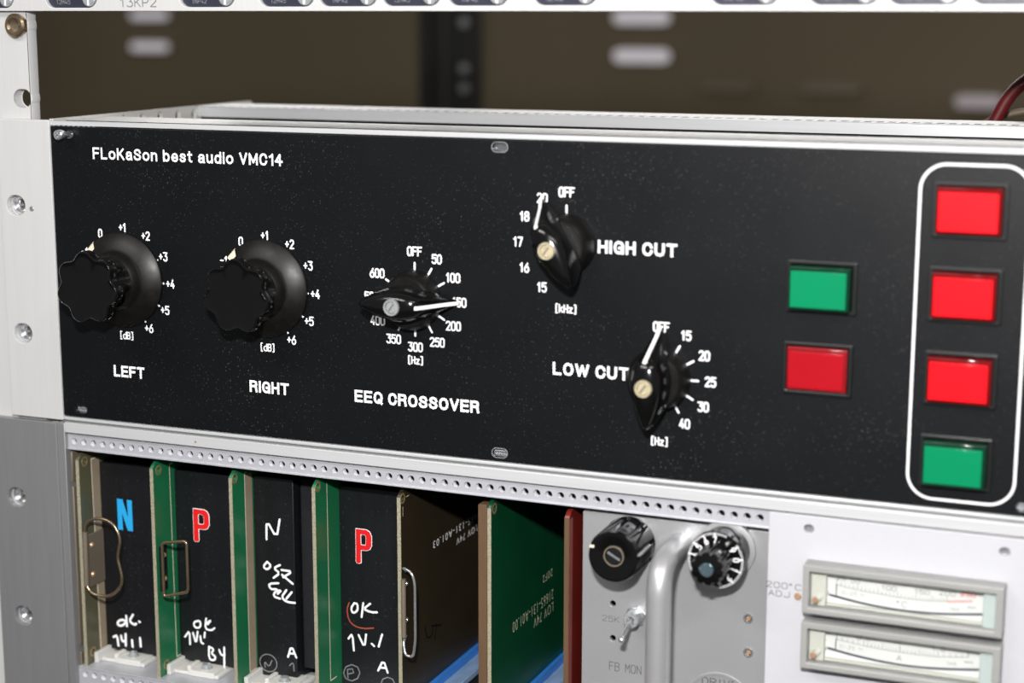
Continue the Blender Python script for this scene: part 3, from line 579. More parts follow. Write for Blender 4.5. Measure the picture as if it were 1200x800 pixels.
def pointer_knob(x, z, ang, label, mat_screw):
    sk = part('knob', MB().lathe([(0, 0), (11.9, 0), (12.1, -0.5), (12.0, -4.5), (10.6, -8.5), (9.8, -9.2), (0, -9.2)], (x, 0, z), 48), BAKED, bp)
    sk['label'] = label
    a = math.radians(ang); d = (math.sin(a), math.cos(a)); n = (d[1], -d[0])
    secs = [(-16.8, .35, 15.5, 17.5), (-15.6, 1.7, 11.5, 19.2), (-12, 3.9, 6, 20.6), (-7, 6.0, 2.5, 21.4), (0, 7.4, 1, 21.8), (5, 6.6, 1, 21.6), (8.6, 5.2, 1, 20.6), (10, 4.6, 1, 19.2), (13.2, 3.3, .9, 13.6), (16.5, 2.1, .8, 7.0), (19.2, .9, .7, 2.6), (19.8, .3, .7, 1.4)]
    rings = []
    for s_, w_, b, t in secs:
        h = t-b; prof = [(-1.0, 0), (-1.04, .3), (-1.0, .62), (-.86, .84), (-.62, .95), (-.3, .995), (.3, .995), (.62, .95), (.86, .84), (1.0, .62), (1.04, .3), (1.0, 0)]
        rings.append([(x+d[0]*s_+n[0]*w_*u, -(b+h*v), z+d[1]*s_+n[1]*w_*u) for u, v in prof])
    g = part('pointer_grip', MB().sweep(rings), BAKE, sk, smooth=60)
    m = g.modifiers.new('soft', 'SUBSURF'); m.levels = m.render_levels = 1
    line = MB(); L = []
    for s_, h in ((9.3, 20.45), (10.4, 19.3), (13.2, 13.9), (16.5, 7.3), (19.3, 2.9), (20.0, 1.6)):
        for q in (-.75, .75): L.append((x+d[0]*s_+n[0]*q, -h, z+d[1]*s_+n[1]*q))
    for k in range(5): line.add([L[2*k], L[2*k+1], L[2*k+3], L[2*k+2]], [(0, 1, 2, 3)])
    part('pointer_line', line, WHITE, sk, smooth=0)
    rg = MB().sweep([[(x+r*math.cos(k*math.pi/16), y, z+r*math.sin(k*math.pi/16)) for k in range(32)] for r, y in ((2.5, -21.3), (2.5, -22.3), (3.2, -22.3), (3.4, -21.2))], cap=False, closed=True)
    part('screw_ring', rg, mat_screw, sk)
    part('screw', MB().lathe([(0, -22.0), (2.1, -22.0), (2.35, -21.7), (2.35, -20.5)], (x, 0, z), 24), mat_screw, sk)
    an = math.radians(55); c_, s2 = math.cos(an), math.sin(an)
    part('screw_slot', MB().add([(x+c_*u-s2*v, y, z+s2*u+c_*v) for y in (-22.06, -21.9) for u, v in ((-1.9, -.32), (1.9, -.32), (1.9, .32), (-1.9, .32))], [(0,1,2,3), (4,5,6,7), (0,1,5,4), (1,2,6,5), (2,3,7,6), (3,0,4,7)]), BRONZED, sk)
pointer_knob(174.4, 63.3, 90, 'black pointer knob turned to 150', STEEL)
pointer_knob(239.3, 89.0, -30, 'black pointer knob turned to 20, beside HIGH CUT', BRASS)
pointer_knob(278.2, 39.4, 0, 'black pointer knob turned to OFF, beside LOW CUT', BRASS)

def push_button(x0, x1, z0, z1, out, face, skirt, label):
    """bezel with a coloured lens standing out of it"""
    bz = part('push_button', plate([rrect(x0, x1, z0, z1, .8), rrect(x0+1.35, x1-1.35, z0+1.35, z1-1.35, .5)], -1.8, 0, .35), BEZEL, bp, label=label)
    part('button_well', MB().box(x0+1.2, x1-1.2, -0.4, 0.05, z0+1.2, z1-1.2), DARKM, bz)
    a, b, c, d = x0+1.7, x1-1.7, z0+1.7, z1-1.7
    part('lens_skirt', MB().box(a, b, -out+.25, -0.3, c, d), skirt, bz, bevel=.4)
    part('lens_face', MB().box(a+.7, b-1.3, -out, -out+.9, c+.9, d-1.7), face, bz, bevel=.2)
push_button(377.9, 403.8, 98.8, 118.6, 5.0, REDL, REDD, 'lit red push button, topmost of the column')
push_button(377.6, 403.3, 68.6, 88.4, 5.0, REDL, REDD, 'lit red push button, second of the column')
push_button(377.4, 403.1, 38.2, 57.9, 5.0, REDL, REDD, 'lit red push button, third of the column')
push_button(377.2, 402.9, 7.6, 27.2, 6.2, GRNL, GRND, 'green push button at the foot of the column')
push_button(326.4, 352.2, 68.6, 88.0, 6.2, GRNL, GRND, 'green push button left of the outlined column')
push_button(325.9, 351.6, 38.0, 57.6, 2.9, REDU, REDV, 'dull red push button left of the outlined column')

# ------------------------------------------------------------------ lower subrack
ls = thing('lower_subrack', 'dull grey card cage under the black panel with perforated rails', 'subrack', (213, 80, -140))
for sx in (0, 1):
    X = lambda x: x if not sx else 426.7-x
    a, b = sorted((X(-40.5), X(-4.2)))
    part('mounting_flange', plate([rrect(a, b, -142, -3.9, .6), slot(X(-28), -41), slot(X(-27.6), -97.7)], -0.6, 2.4, 0.3), ALUD, ls)
    a, b = sorted((X(-4.2), X(-0.2)))
    part('corner_post', MB().box(a, b, 0.2, 12, -142, -3.9), ALUD, ls, bevel=.3)
    a, b = sorted((X(-3), X(-1)))
    part('side_plate', MB().box(a, b, 12, 175, -142, -4), BRONZED, ls)
    a, b = sorted((X(-1), X(.4)))
    for zz in ((-31.8, -18), (-110, -34.2), (-142, -113)):
        part('side_cover', MB().box(a, b, 4, 175, zz[0], zz[1]), BRONZED, ls, bevel=.3)
tb = rail('top_bar', 0.1, 14, -8.15, -3.4, ls, ALUH, .35, -.2, 426.9)
part('bar_groove', MB().box(-.2, 426.9, 1.0, 14, -3.4, -2.4), ALUD, tb)
rv = part('rivet_spot', MB().lathe([(0, -.05), (.5, -.05), (.6, .15)], (68.5, 0, -5.9), 12), COPPER, tb)
HX = [3.03+5.08*i for i in range(84)]
def perf(name, z0, z1, hz, y=2.5):
    s_ = part(name, plate([rrect(-.2, 426.9, z0, z1, .3)]+[circ(x, hz, 1.5, 16) for x in HX if x < 425], y, y+3.2), STRIP, ls, smooth=30)
    bore = MB()
    for x in HX:
        if x < 425: bore.sweep([[(x+r*math.cos(k*math.pi/6), yy, hz+r*math.sin(k*math.pi/6)) for k in range(12)] for r, yy in ((1.48, y+.15), (1.46, y+2.6))], cap=False)
    part('thread_bores', bore, BORE, s_, kind='stuff')
    part('thread_bar', MB().box(0, 426.7, y+5.4, y+7, z0+1, z1-1), DARKM, s_)  # near-black for the shade deep behind the holes
    return s_
s1 = perf('perforated_strip', -15.9, -8.6, -12.45)
part('strip_edge', MB().box(-.2, 426.9, 2.3, 4.1, -9.2, -8.5), STRIP, s1, bevel=.2)
part('strip_foot', MB().box(-.2, 426.9, 1.9, 9, -16.3, -15.5), STRIP, s1, bevel=.2)
s2 = perf('perforated_strip', -133, -119.8, -122.9)
part('strip_edge', MB().box(-.2, 426.9, 2.2, 40, -120.0, -119.3), STRIP, s2, bevel=.15)
part('top_rear_rail', MB().box(0, 426.7, 9.6, 30, -16.2, -8.2), ALUD, ls)
part('bottom_bar', MB().box(-.2, 426.9, 0.1, 14, -142, -133.2), ALUH, ls, bevel=.3)
part('backplane', MB().box(0, 426.7, 170, 172, -140, -6), PCBK, ls)
part('top_cover', MB().box(0, 426.7, 30, 170, -7, -6), DARKC, ls)
part('bottom_cover', MB().box(0, 426.7, 40, 170, -121.5, -120.4), DARKC, ls)

# ------------------------------------------------------------------ plug-in cards
def card(x, mat, label, th=1.6, y0=4.0, edge=FIBRE, holes=(), z0=-119.2, z1=-19.0, name='circuit_card'):
    t = thing(name, label, 'circuit card', (x+th/2, y0+78, z0), 'plug-in circuit cards in the cage')
    loops = [[(y0+.25, z0), (y0+160, z0), (y0+160, z1), (y0+3.2, z1), (y0+.25, z1-2.4)]]+[[(hy+1.35*math.cos(k*math.pi/8), hz+1.35*math.sin(k*math.pi/8)) for k in range(16)] for hy, hz in holes]
    part('board', plate_side(loops, x, x+th), mat, t, smooth=0)
    part('board_edge', MB().box(x-.02, x+th+.02, y0, y0+.3, z0, z1-2.6), edge, t)
    for hy, hz in holes:
        r = MB().sweep([[(px, hy+rr*math.cos(k*math.pi/10), hz+rr*math.sin(k*math.pi/10)) for k in range(20)] for px, rr in ((x+th+.02, 1.4), (x+th+.12, 1.5), (x+th+.12, 2.3), (x+th+.02, 2.4))], cap=False)
        part('eyelet', r, PAD, t)
    return t
def block(t, x, w, y, mat=HEAT, z0=-115.8, z1=-26.0, d=90): return part('black_block', MB().box(x, x+w, y, y+d, z0, z1), mat, t, bevel=.3)
def writing(name, key, y, mat, parent, wd, smooth=1, label=None):
    st = Strokes(front(y))
    for pl in PEN[key]: st.smooth(pl, wd, smooth)
    return part(name, st.mb, mat, parent, smooth=0, label=label)
def legend_line(t, x, pts, wd=.45):
    st = Strokes(sideface(x)); st.line(pts, wd); part('printed_line', st.mb, CREAM, t, smooth=0)
def foot(t, x, zt=-114.2):
    f = MB().box(x+2, x+27, 12, 30, -119.2, -117.6).box(x+2, x+4, 8.5, 30, -119.2, -114.2).box(x+10, x+12, 13, 30, -119.2, -115.2)
    f.box(x+12, x+25, 11.5, 26, -119.2, -116.4)
    ft = part('mounting_foot', f, PAPERW, t, bevel=.3)
    part('foot_screw', MB().lathe([(2.6, -116.4), (2.6, -115.9), (2.0, -115.5), (1.9, -114.3), (1.2, -114.2), (0, -114.4)], (x+18.5, 16, 0), 20, ax=2), STEEL, ft)
# 1
c1 = card(2.1, PCBO, 'olive circuit card with blue N and large rounded wire handle, leftmost in the cage', holes=[(8.6, -23.2), (8.6, -114)])
part('bare_patch', MB().box(3.7, 3.74, 12.6+1, 19.4, -115.5, -23.4), BEIGE, c1)
legend_line(c1, 3.76, [(16.5, -23.2), (13.2, -23.2), (14.6, -116.2), (19.2, -116.2)])
b1 = block(c1, 3.7, 33.5, 19.5)
def outline_letter(t, b, polys, y, mat, rim=None, name='letter'):
    if rim:
        st = Strokes(front(y))
        for P in polys: st.line(P, .5, close=True)
        part('letter_outline', st.mb, rim, b, smooth=0)
    me = plate(polys, y-.05, y); part(name, me, mat, b, smooth=0)
x0, x1, zt, zb_ = 12.9, 20.6, -42.5, -57.2
outline_letter(c1, b1, [[(x0-.3, zb_), (x0-.3, zt), (x0+2.6, zt), (x1-2.3, zb_+6.2), (x1-2.6, zt), (x1, zt), (x1+.1, zb_), (x1-2.7, zb_), (x0+2.2, zt-6.5), (x0+2.4, zb_)]], 19.5, BLUEN)
writing('handwriting', 'c1', 19.5, WHITE, b1, 1.15)
foot(c1, 2.1)
pl_ = part('handle_plate', MB().box(3.72, 4.6, 6.5, 19.3, -82.5, -57.6), BRONZED, c1, bevel=.2)
for zz in (-62.8, -76.8): part('rivet', MB().lathe([(0, 5.3), (.8, 5.3), (1.3, 4.6)], (0, 10, zz), 16, ax=0), COPPER, pl_)
P = [(8.2, -55.5), (8.9, -50.4), (12.2, -47.9), (16.8, -47.1), (20.6, -47.4), (23.8, -49.0), (26.4, -52.4), (27.3, -56.7), (26.3, -60.5), (25.4, -64.6), (26.5, -69), (27.5, -73.4), (26.9, -77.3), (23.7, -80.9), (20.3, -83.1), (16.6, -83.9), (12.4, -83.6), (9.8, -82.5), (8.1, -80.2), (7.7, -79.0)]
S1 = [(x-1.7, z) for x, z in P]
part('wire_handle', MB().tube(arc_pts([(x, 2.6, z) for x, z in S1], 5, 3), .72, 12), WIRE, c1)
part('handle_sleeve', MB().tube([(S1[0][0], 2.7, S1[0][1]+1), (S1[-1][0]+.1, 2.7, S1[-1][1]-1)], 1.25, 12), COPPER and BRONZED, c1)
# 2
c2 = card(41.6, PCBG, 'green circuit card with a squared wire handle, second from left', holes=[(8.6, -23.2), (9.2, -114.6)])
legend_line(c2, 43.25, [(19.4, -22.6), (17.0, -22.6), (17.6, -113.8), (21, -113.8)])
b2 = block(c2, 43.2, 34, 20.7)
def p_letter(b, x0, x1, zt, zb_, y, sc=2.7):
    xm = x0+sc*.95; zm = zb_+(zt-zb_)*.40
    out = [(x0, zb_+.6), (x0+.1, zt), (x1-2.4, zt), (x1-.8, zt-.8), (x1, zt-2.6), (x1, zm+2.4), (x1-.9, zm+.7), (x1-2.4, zm), (xm, zm), (xm, zb_+.5), (xm-.6, zb_), (x0+.5, zb_)]
    hole = [(xm, zt-2.2), (x1-3.1, zt-2.3), (x1-2.6, zt-3.0), (x1-2.6, zm+2.9), (x1-3.1, zm+2.2), (xm, zm+2.2)]
    st = Strokes(front(y-.01)); st.line(out, .55, close=True); st.line(hole, .45, close=True); part('letter_outline', st.mb, WHITE, b, smooth=0)
    part('letter', plate([out, hole], y-.25, y-.13), REDP, b, smooth=0)
p_letter(b2, 52.7, 60.9, -43.1, -58.3, 20.7)
writing('handwriting', 'c2', 20.7, WHITE, b2, .95)
foot(c2, 41.6)
pl_ = part('handle_plate', MB().box(43.22, 44.0, 6.5, 11.5, -79, -58), BEZEL, c2)
for zz in (-62.5, -73.5): part('rivet', MB().lathe([(0, 44.9), (.8, 44.9), (1.4, 44.0)], (0, 9, zz), 16, ax=0), COPPER, pl_)
part('wire_handle', MB().tube(arc_pts([(47.8, 2.5, -79.0+1.0), (47.8, 2.5, -54.5), (60.6, 2.5, -52.3), (60.6, 2.5, -75.6), (47.6, 2.5, -79.6), (47.8, 2.5, -76)], 6, 1.8), .72, 12), WIRE, c2)
# 3
c3 = card(82.1, PCBG, 'green circuit card without handle, bare beige band, white N on its black block', holes=[(6.6, -22.3)])
part('bare_patch', MB().box(83.7, 83.74, 14.6, 20.6, -115.5, -22.6), BEIGE, c3)
legend_line(c3, 83.76, [(16, -21.6), (14.4, -22.0), (14.6, -114.2), (20.4, -114.2)])
b3 = block(c3, 83.7, 20.2, 21.6, z0=-117.5, z1=-24.6)
part('foam_strip', MB().box(104.4, 110.2, 27, 100, -113.5, -25.5), HEATS, c3, bevel=.5)
PEN['c3a'] = PEN['c3'][:2]; PEN['c3'] = PEN['c3'][2:]
writing('handwriting', 'c3', 21.6, WHITE, b3, 1.0); writing('handwriting', 'c3a', 21.6, WHITE, b3, .95)
st = Strokes(front(21.6)); st.line([(89.2+4.4*math.cos(k*math.pi/14), -111.5+4.1*math.sin(k*math.pi/14)) for k in range(29)], .42)
for pl in PEN['c3g']: st.smooth(pl, .45, 1)
part('pencil_mark', st.mb, GREYP, b3, smooth=0)
foot(c3, 82.1)
# 4
c4 = card(123.0, PCBG, 'green circuit card without handle, red P and a red crayon arc on its black block', holes=[(6.8, -21.8)])
legend_line(c4, 124.65, [(14.4, -21.6), (14.6, -112), (20, -112)])
b4 = block(c4, 124.6, 34, 25.3, z0=-118.9, z1=-25.8)
p_letter(b4, 132.7, 140.3, -44.5, -60.0, 25.3, 2.5)
writing('handwriting', 'c4', 25.3, WHITE, b4, .95)
writing('crayon_mark', 'c4r', 25.3, RUST, b4, .55)
writing('pencil_mark', 'c4g', 25.3, GREYP, b4, .42, 0)
# 5
c5 = card(163.3, PCBB, 'dark brown circuit card with thin bail handle, its broad face showing', holes=[(6.2, -22.4)])
XF = 164.93
st = Strokes(sideface(164.9)); st.line([(9.5, -22.5), (12, -22.5)], .3); st.line([(6.2, -26), (6.2, -30)], .3)
part('printed_line', st.mb, CREAM, c5, smooth=0)
lettering('lettering', 'LOV 74V', 60.8, 84.5, -58.3, -55.2, XF, WHITE, c5, bold=0.004, gap=1.25, face='side', flip=True)
lettering('lettering', '21665-131-A01.03', 36, 91, -52.9, -49.6, XF, WHITE, c5, bold=0.004, gap=1.25, face='side', flip=True)
st = Strokes(sideface(164.9))
for pl in PEN['c5p']: st.smooth(pl, .8, 1)
part('pen_mark', st.mb, INKB, c5, smooth=0)
part('wire_handle', MB().tube(arc_pts([(166.2, 5.5, -53.5), (166.4, 2.5, -51.2), (171.2, 1.2, -52.2), (172.6, 1.2, -57), (172.6, 1.2, -82), (171.5, 1.2, -89.4), (167.8, 1.2, -89.2), (166.4, 2.5, -84), (166.2, 5.5, -82)], 6, 2.6), .62, 12), CHROME, c5)
part('handle_sleeve', MB().tube([(166.3, 3.2, -56.5), (166.3, 3.2, -82)], 1.1, 12), BRONZED, c5)
for zz in (-60, -76): part('rivet', MB().lathe([(0, 166.0), (.8, 166.0), (1.3, 164.9)], (0, 8, zz), 16, ax=0), CHROME, c5)
# 6
c6 = card(204.3, PCBK, 'deep green circuit card with pale upside-down lettering, broad face showing', holes=[(7.8, -22.6)])
part('stiffener_bar', MB().box(200.4, 204.2, 3.4, 9, -119, -20.2), BROWNB, c6, bevel=.2)
XF = 205.93
lettering('lettering', '20F2', 62.8, 74.8, -71.8, -68.2, XF, PALEINK, c6, bold=-0.004, gap=1.25, face='side', flip=True)
lettering('lettering', '21665-131-A01.00', 27.5, 76, -83.0, -78.2, XF, PALEINK, c6, bold=-0.004, gap=1.2, face='side', flip=True)
lettering('lettering', 'LOV 74V', 52, 76, -88.9, -84.4, XF, PALEINK, c6, bold=-0.004, gap=1.25, face='side', flip=True)
# 7
c7 = card(238.4, PCBR, 'red-brown circuit board standing beside the silver knob module', th=2.0, y0=2.6, edge=BROWNB, holes=())
part('pale_edge_band', MB().box(240.42, 240.46, 3.0, 6.8, -119, -22), pm('dull_rose_band', (150, 84, 80), 0.4, var=.15, scale=(200, 200, 90)), c7)

def guide(x, label, blue=True):
    t = thing('card_guide', label, 'card guide', (x, 60, -119.3), 'blue card guides')
    part('guide_rail', MB().box(x-2.2, x-.1, 26, 165, -119.3, -114.0).box(x+1.7, x+3.6, 26, 165, -119.3, -114.0).box(x-2.2, x+3.6, 26, 165, -119.3, -118.9) if 0 else MB().box(x+1.7, x+3.4, 26, 165, -119.2, -112.6), BLUEG, t, bevel=.2)
    part('guide_ledge', MB().box(x+3.4, x+11, 26, 165, -119.2, -116.6), BLUEM, t, bevel=.2)
guide(163.3, 'blue card guide at the foot of the dark brown card')
guide(204.3, 'blue card guide at the foot of the deep green card')

# ------------------------------------------------------------------ silver knob module
km = thing('knob_module', 'brushed silver module with tubular handle, two black knobs and a toggle switch', 'module', (283, 40, -137))
YP = 5.0
HLS = [(258.4, -55.4, 1.25), (258.6, -69.9, 1.25), (313.9, -54.0, 1.3), (314.3, -67.9, 1.3)]
part('face_plate', plate([rrect(245.4, 321.6, -119.2, -18.4, .4)]+[circ(x, z, r, 16) for x, z, r in HLS], YP, YP+2, .15), ALUP, km)
part('module_box', MB().box(246.5, 320, 32, 165, -118.8, -17), DARKC, km)
for x, z, r in HLS[2:]:
    s_ = MB().sweep([[(x+rr*math.cos(k*math.pi/12), y, z+rr*math.sin(k*math.pi/12)) for k in range(24)] for rr, y in ((1.0, YP+1.5), (1.3, YP-.25), (2.0, YP-.25), (2.1, YP+.05))], cap=False)
    sk_ = part('test_socket', s_, CHROME, km)
    part('socket_pin', MB().lathe([(0, YP+.2), (.9, YP+.3), (1.0, YP+3)], (x, 0, z), 14), COPPER, sk_)
h = MB().tube(arc_pts([(286, YP, -27.2), (286, -22.3, -27.2), (286, -22.3, -115), (286, YP, -115)], 14, 14), 4.9, 28)
part('tube_handle', h, ALUP, km, smooth=60)
# fluted knob
def fl(n, ph=0.0, p=1.0): return lambda t, q: 1-q*max(0, math.cos(n*(t-ph)))**p
kx, kz = 265.3, -29.0
k1 = part('fluted_knob', MB().radial([(0.01, YP, 0), (10.6, YP-.2, 0), (10.8, YP-1.5, .0), (10.8, YP-2, .12), (10.6, -13.5, .12), (10.2, -15.2, .06), (9.9, -15.9, 0), (9.2, -16.1, 0), (4.6, -14.7, 0), (0.01, -14.7, 0)], (kx, 0, kz), fl(9, .2, 2), 144), BAKE, km, smooth=40)
part('brass_ring', MB().sweep([[(kx+r*math.cos(k*math.pi/16), y, kz+r*math.sin(k*math.pi/16)) for k in range(32)] for r, y in ((3.6, -14.5), (3.6, -15.2), (4.1, -15.2), (4.2, -14.6))], cap=False, closed=True), BRONZED, k1)
part('screw', MB().lathe([(0, -14.9), (3.0, -14.9), (3.3, -14.6)], (kx, 0, kz), 24), BEZEL, k1)
an = math.radians(-28); c_, s_n = math.cos(an), math.sin(an)
part('screw_slot', MB().add([(kx+c_*u-s_n*v, y, kz+s_n*u+c_*v) for y in (-15.05, -14.85) for u, v in ((-2.9, -.45), (2.9, -.45), (2.9, .45), (-2.9, .45))], [(0,1,2,3), (4,5,6,7), (0,1,5,4), (1,2,6,5), (2,3,7,6), (3,0,4,7)]), CHROME, k1)
an = math.radians(158); part('pointer_mark', MB().box(kx+9.2*math.cos(an)-.9, kx+9.2*math.cos(an)+.9, -16.3, -15.0, kz+9.2*math.sin(an)-.5, kz+9.2*math.sin(an)+.5), CREAM, k1)
# counting dial
dx, dz = 304.9, -26.6
ks = part('dial_knob', MB().lathe([(0, YP), (9.6, YP), (9.6, YP-1), (9.4, -8.5), (0, -8.5)], (dx, 0, dz), 48), BAKE, km)
part('dial_collar', MB().lathe([(0, YP+.1), (11.6, YP), (11.4, YP-2.2), (9.7, YP-2.6)], (dx, 0, dz), 48), ALUP, ks)
part('dial_disc', MB().lathe([(0, -8.5), (10.9, -8.5), (11.2, -8.9), (11.2, -11.6), (10.9, -12.0), (0, -12.0)], (dx, 0, dz), 64), BAKE, ks)
st = Strokes(front(-12.0))
for k in range(100):
    a = math.radians(3.6*k)
    if 6 < k < 14: continue  # ticks here and one numeral below left out to imitate glare
    st.line([(dx+10.1*math.sin(a), dz+10.1*math.cos(a)), (dx+10.8*math.sin(a), dz+10.8*math.cos(a))], .26)
for k, ch in enumerate('7890123456'):
    a = math.radians(-3+28.5*k*(1 if k < 7 else 1))
    if k == 1: continue
    if k >= 7: a = math.radians(-3-26*(10-k))
    st.text(ch, dx+8.1*math.sin(a), dz+8.1*math.cos(a), 2.3, .42, .5, rot=-a); st.line([(dx+9.6*math.sin(a), dz+9.6*math.cos(a)), (dx+10.6*math.sin(a), dz+10.6*math.cos(a))], .5)
part('dial_numbers', st.mb, WHITE, ks, smooth=0)
part('dial_grip', MB().radial([(6.6, -12, .0), (6.9, -13, .14), (6.7, -22.0, .14), (6.3, -23.6, .12), (3.2, -24.2, 0), (0.01, -24.2, 0)], (dx, 0, dz), fl(10, .1, 1.0), 120), BAKE, ks, smooth=40)
part('grip_cap', MB().lathe([(0, -24.9), (2.4, -24.9), (2.7, -24.6), (2.7, -24.0)], (dx, 0, dz), 28), pm('blue_grey_metal_cap', (150, 178, 190), .25, .9, var=.1, scale=(300, 300, 300), rvar=.1), ks)
def toggle(x, z, dn):
    nut = MB(); nut.sweep([[(x+4.4*math.cos(math.radians(60*k+12)), y, z+4.4*math.sin(math.radians(60*k+12))) for k in range(6)] for y in (YP, YP-2.2)])
    t = part('toggle_switch', nut, CHROME, km, bevel=.25)
    part('bushing', MB().lathe([(3.2, YP-2), (3.2, YP-7.2), (2.8, YP-7.8), (1.7, YP-7.8), (1.5, YP-6)], (x, 0, z), 28), STEEL, t)
    part('lever', MB().tube([(x, YP-6, z), (x-.1, YP-9, z-.9*dn), (x-.3, YP-17.5, z-4.4*dn)], 1.0, 14), CHROME, t)
    part('lever_tip', MB().lathe([(0.3, -1.4), (1.0, -1.0), (1.35, 0), (1.0, 1.0), (.3, 1.4)], (0, 0, 0), 14) and MB().add([(x-.3+1.35*math.cos(b)*math.cos(a), YP-17.5+1.35*math.sin(b), z-4.4*dn+1.35*math.cos(b)*math.sin(a)) for b in [math.pi*(i/8-.5) for i in range(9)] for a in [2*math.pi*j/14 for j in range(14)]], [(i*14+j, i*14+(j+1) % 14, (i+1)*14+(j+1) % 14, (i+1)*14+j) for i in range(8) for j in range(14)]), CHROME, t)
toggle(268.4, -58.8, 1); toggle(264.5, -95.5, 1)
st = Strokes(front(YP)); st.text('25K', 257.6, -61.9, 2.3, .2, .8); part('lettering', st.mb, ENGR, km, smooth=0)
st = Strokes(front(YP)); st.text('FB MON', 264.0, -81.8, 3.4, .3, .5); part('lettering', st.mb, ENGR, km, smooth=0)
st = Strokes(front(YP)); st.text('DRIVE', 303.2, -82.2, 3.0, .42, .75); part('lettering', st.mb, ENGR, km, smooth=0)
part('trim_ring', MB().sweep([[(303+r*math.cos(k*math.pi/32), y, -92+r*math.sin(k*math.pi/32)) for k in range(64)] for r, y in ((13.2, YP+.05), (13.0, YP-.5), (14.0, YP-.5), (14.2, YP+.05))], cap=False), ALUP, km)

# ------------------------------------------------------------------ meter panel
mp = thing('meter_panel', 'light grey panel at the right with two edgewise meters', 'panel', (372, 1, -137.5))
part('face_plate', plate([rrect(322.2, 426.7, -137.5, -8.7, .4), rrect(335.6, 339.4, -15.4, -12.1, 1.6), rrect(407, 410.8, -15.7, -12.5, 1.6)], -0.3, 2.2, .25), METP, mp)
st = Strokes(front(-.3)); st.text('200°C', 328.6, -37.2, 2.2, .26, .95); part('lettering', st.mb, ENGR, mp, smooth=0)
st = Strokes(front(-.3)); st.text('ADJ', 326.9, -40.5, 2.2, .26, .95); part('lettering', st.mb, ENGR, mp, smooth=0)
part('trim_screw', MB().lathe([(0, -1.2), (1.1, -1.2), (1.35, -.9), (1.4, -.2)], (334.2, 0, -40.6), 20), COPPER, mp)
for (x, z) in ((337.5, -13.8), (408.9, -14.1)): part('screw_insert', MB().box(x-2.6, x+2.6, 2.3, 3.5, z-2.4, z+2.4), ALUD, mp)
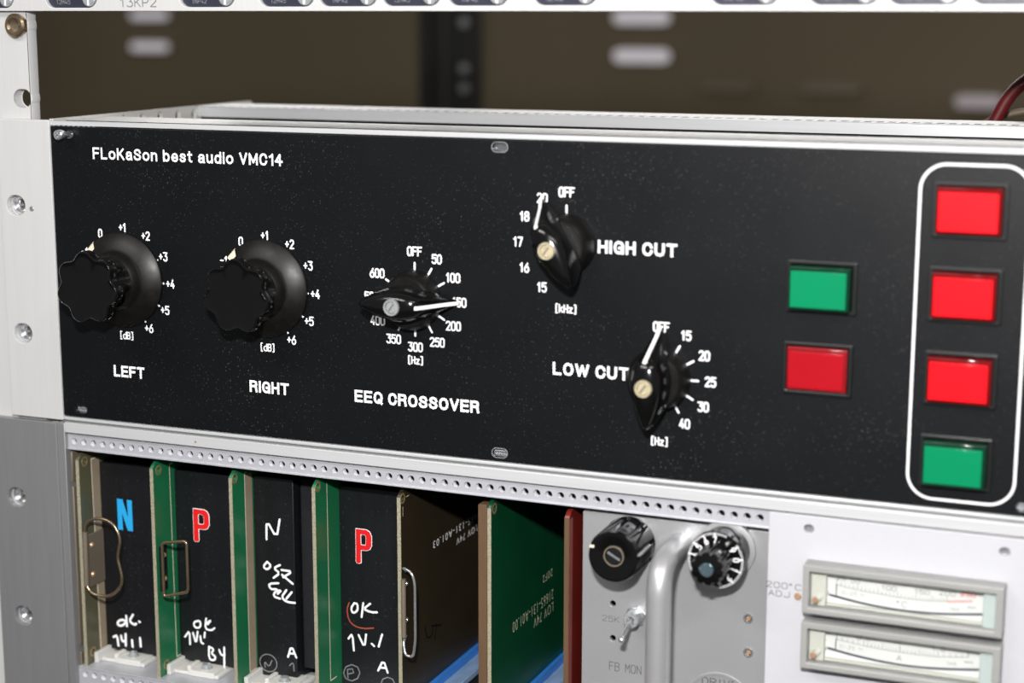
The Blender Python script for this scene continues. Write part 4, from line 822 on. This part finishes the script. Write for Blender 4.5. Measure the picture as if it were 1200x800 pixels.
def meter(z1, z0, key, label, nums, unit, longt):
    fr = part('meter', plate([rrect(337.5, 410.4, z0, z1, .5), rrect(339.9, 407.6, z0+2.3, z1-2.6, .4)], -8.2, -0.3, .4), METF, mp, label=label)
    b, t = z0+2.3, z1-2.6
    part('scale_card', MB().box(339.7, 407.8, -1.1, -.3, b-.2, t+.2), METS, fr)
    part('left_cheek', MB().box(339.9, 345.6, -4.2, -1.1, b, t), METI, fr, bevel=.4)
    part('right_cheek', MB().box(402.8, 407.6, -5.5, -1.1, b, t), METC, fr, bevel=.4)
    part('bottom_tray', MB().box(345.6, 402.8, -3.2, -1.1, b, b+1.0), METI, fr, bevel=.3)
    zs = {'m1': -39.3, 'm2': -60.9}[key]
    part('adjuster_post', MB().tube([(345.2, -1.0, zs+2.4), (342.2, -5.2, zs)], 1.45, 16), METI, fr)
    part('adjuster_screw', MB().lathe([(0, -6.9), (1.0, -6.9), (1.25, -6.6), (1.3, -5)], (342.1, 0, zs), 18), COPPER, fr)
    arcs = PEN[key+'arc']; st = Strokes(front(-1.1)); st.smooth(arcs[0], .18, 1)
    A = arcs[0]; N = 30
    def at(u):
        u = u*(len(A)-1); i = min(int(u), len(A)-2); f = u-i; return (A[i][0]*(1-f)+A[i+1][0]*f, A[i][1]*(1-f)+A[i+1][1]*f)
    for k in range(N+1):
        p = at(k/N); st.line([p, (p[0], p[1]+(1.3 if k % 5 else 2.0))], .15)
    for x, za, zc in longt: st.line([(x, za), (x, zc)], .16)
    for x, z, tx, hh in nums: st.text(tx, x, z, hh, .2, .8)
    st.text(unit[2], unit[0], unit[1], 2.0, .2, .85); st.text('1mA', 392.3, unit[1]+.7, 1.2, .13, .8)
    st.line([(397, unit[1]+2.0), (400, unit[1]+2.2)], .3); st.text('0-25 h', 355.2, arcs[0][0][1]-2.6, 1.3, .1, .8)
    part('scale_print', st.mb, SCALI, fr, smooth=0)
    if key == 'm1':
        s3 = Strokes(front(-1.12)); s3.smooth(arcs[1], .4, 1); s3.text('250', 397.0, -31.3, 1.7, .3, .8); part('red_scale_print', s3.mb, SCALR, fr, smooth=0)
    th = arcs[2] if key == 'm1' else arcs[1]; s4 = Strokes(front(-1.3)); s4.smooth(th, .85, 2); part('scale_arc', s4.mb, MIRR, fr, smooth=0)
    nd = arcs[3] if key == 'm1' else arcs[2]; part('needle', MB().tube([(nd[0][0], -1.7, nd[0][1]+.4), (nd[1][0], -1.7, nd[1][1])], .17, 8), MIRR, fr)
    part('glass_pane', MB().box(339.8, 407.7, -6.9, -6.6, b-.1, t+.1), GLASS, fr, smooth=0)
meter(-25.3, -44.2, 'm1', 'temperature meter, scale 25 to 250 degrees with red end', [(350.5, -30.9, '25', 1.7), (355.9, -31.5, '50', 1.7), (368.4, -32.7, '100', 1.8), (380.5, -32.6, '150', 1.8), (389.6, -31.9, '200', 1.8)], (373.3, -38.3, '°C'), [])
meter(-47.6, -65.9, 'm2', 'ampere meter with an A on its scale', [(359.7, -53.2, '0.5', 1.8), (387.4, -53.5, '1.5', 1.9)], (373.2, -59.3, 'A'), [(349.7, -55.3, -51.6), (373.3, -57, -53), (398.1, -55.3, -52)])

# ------------------------------------------------------------------ cables behind the subrack
o = part('red_cable', MB().tube(arc_pts([(362, 205, 21), (363, 200, 60), (366, 200, 112), (374, 200, 129), (380, 200, 141.5), (390, 200, 150), (404, 200, 158), (410, 190, 182)], 6, 30), 3.0, 16), CABLR)
tag(o, 'dark red cable curving up behind the subrack at the right edge', 'cable')
o = part('tan_cable', MB().tube(arc_pts([(352, 212, 21), (358, 212, 90), (364, 212, 127), (386, 212, 133.5), (420, 212, 136), (440, 212, 182)], 6, 30), 1.6, 12), CABLP)
tag(o, 'thin tan cable running low behind the red cable', 'cable')
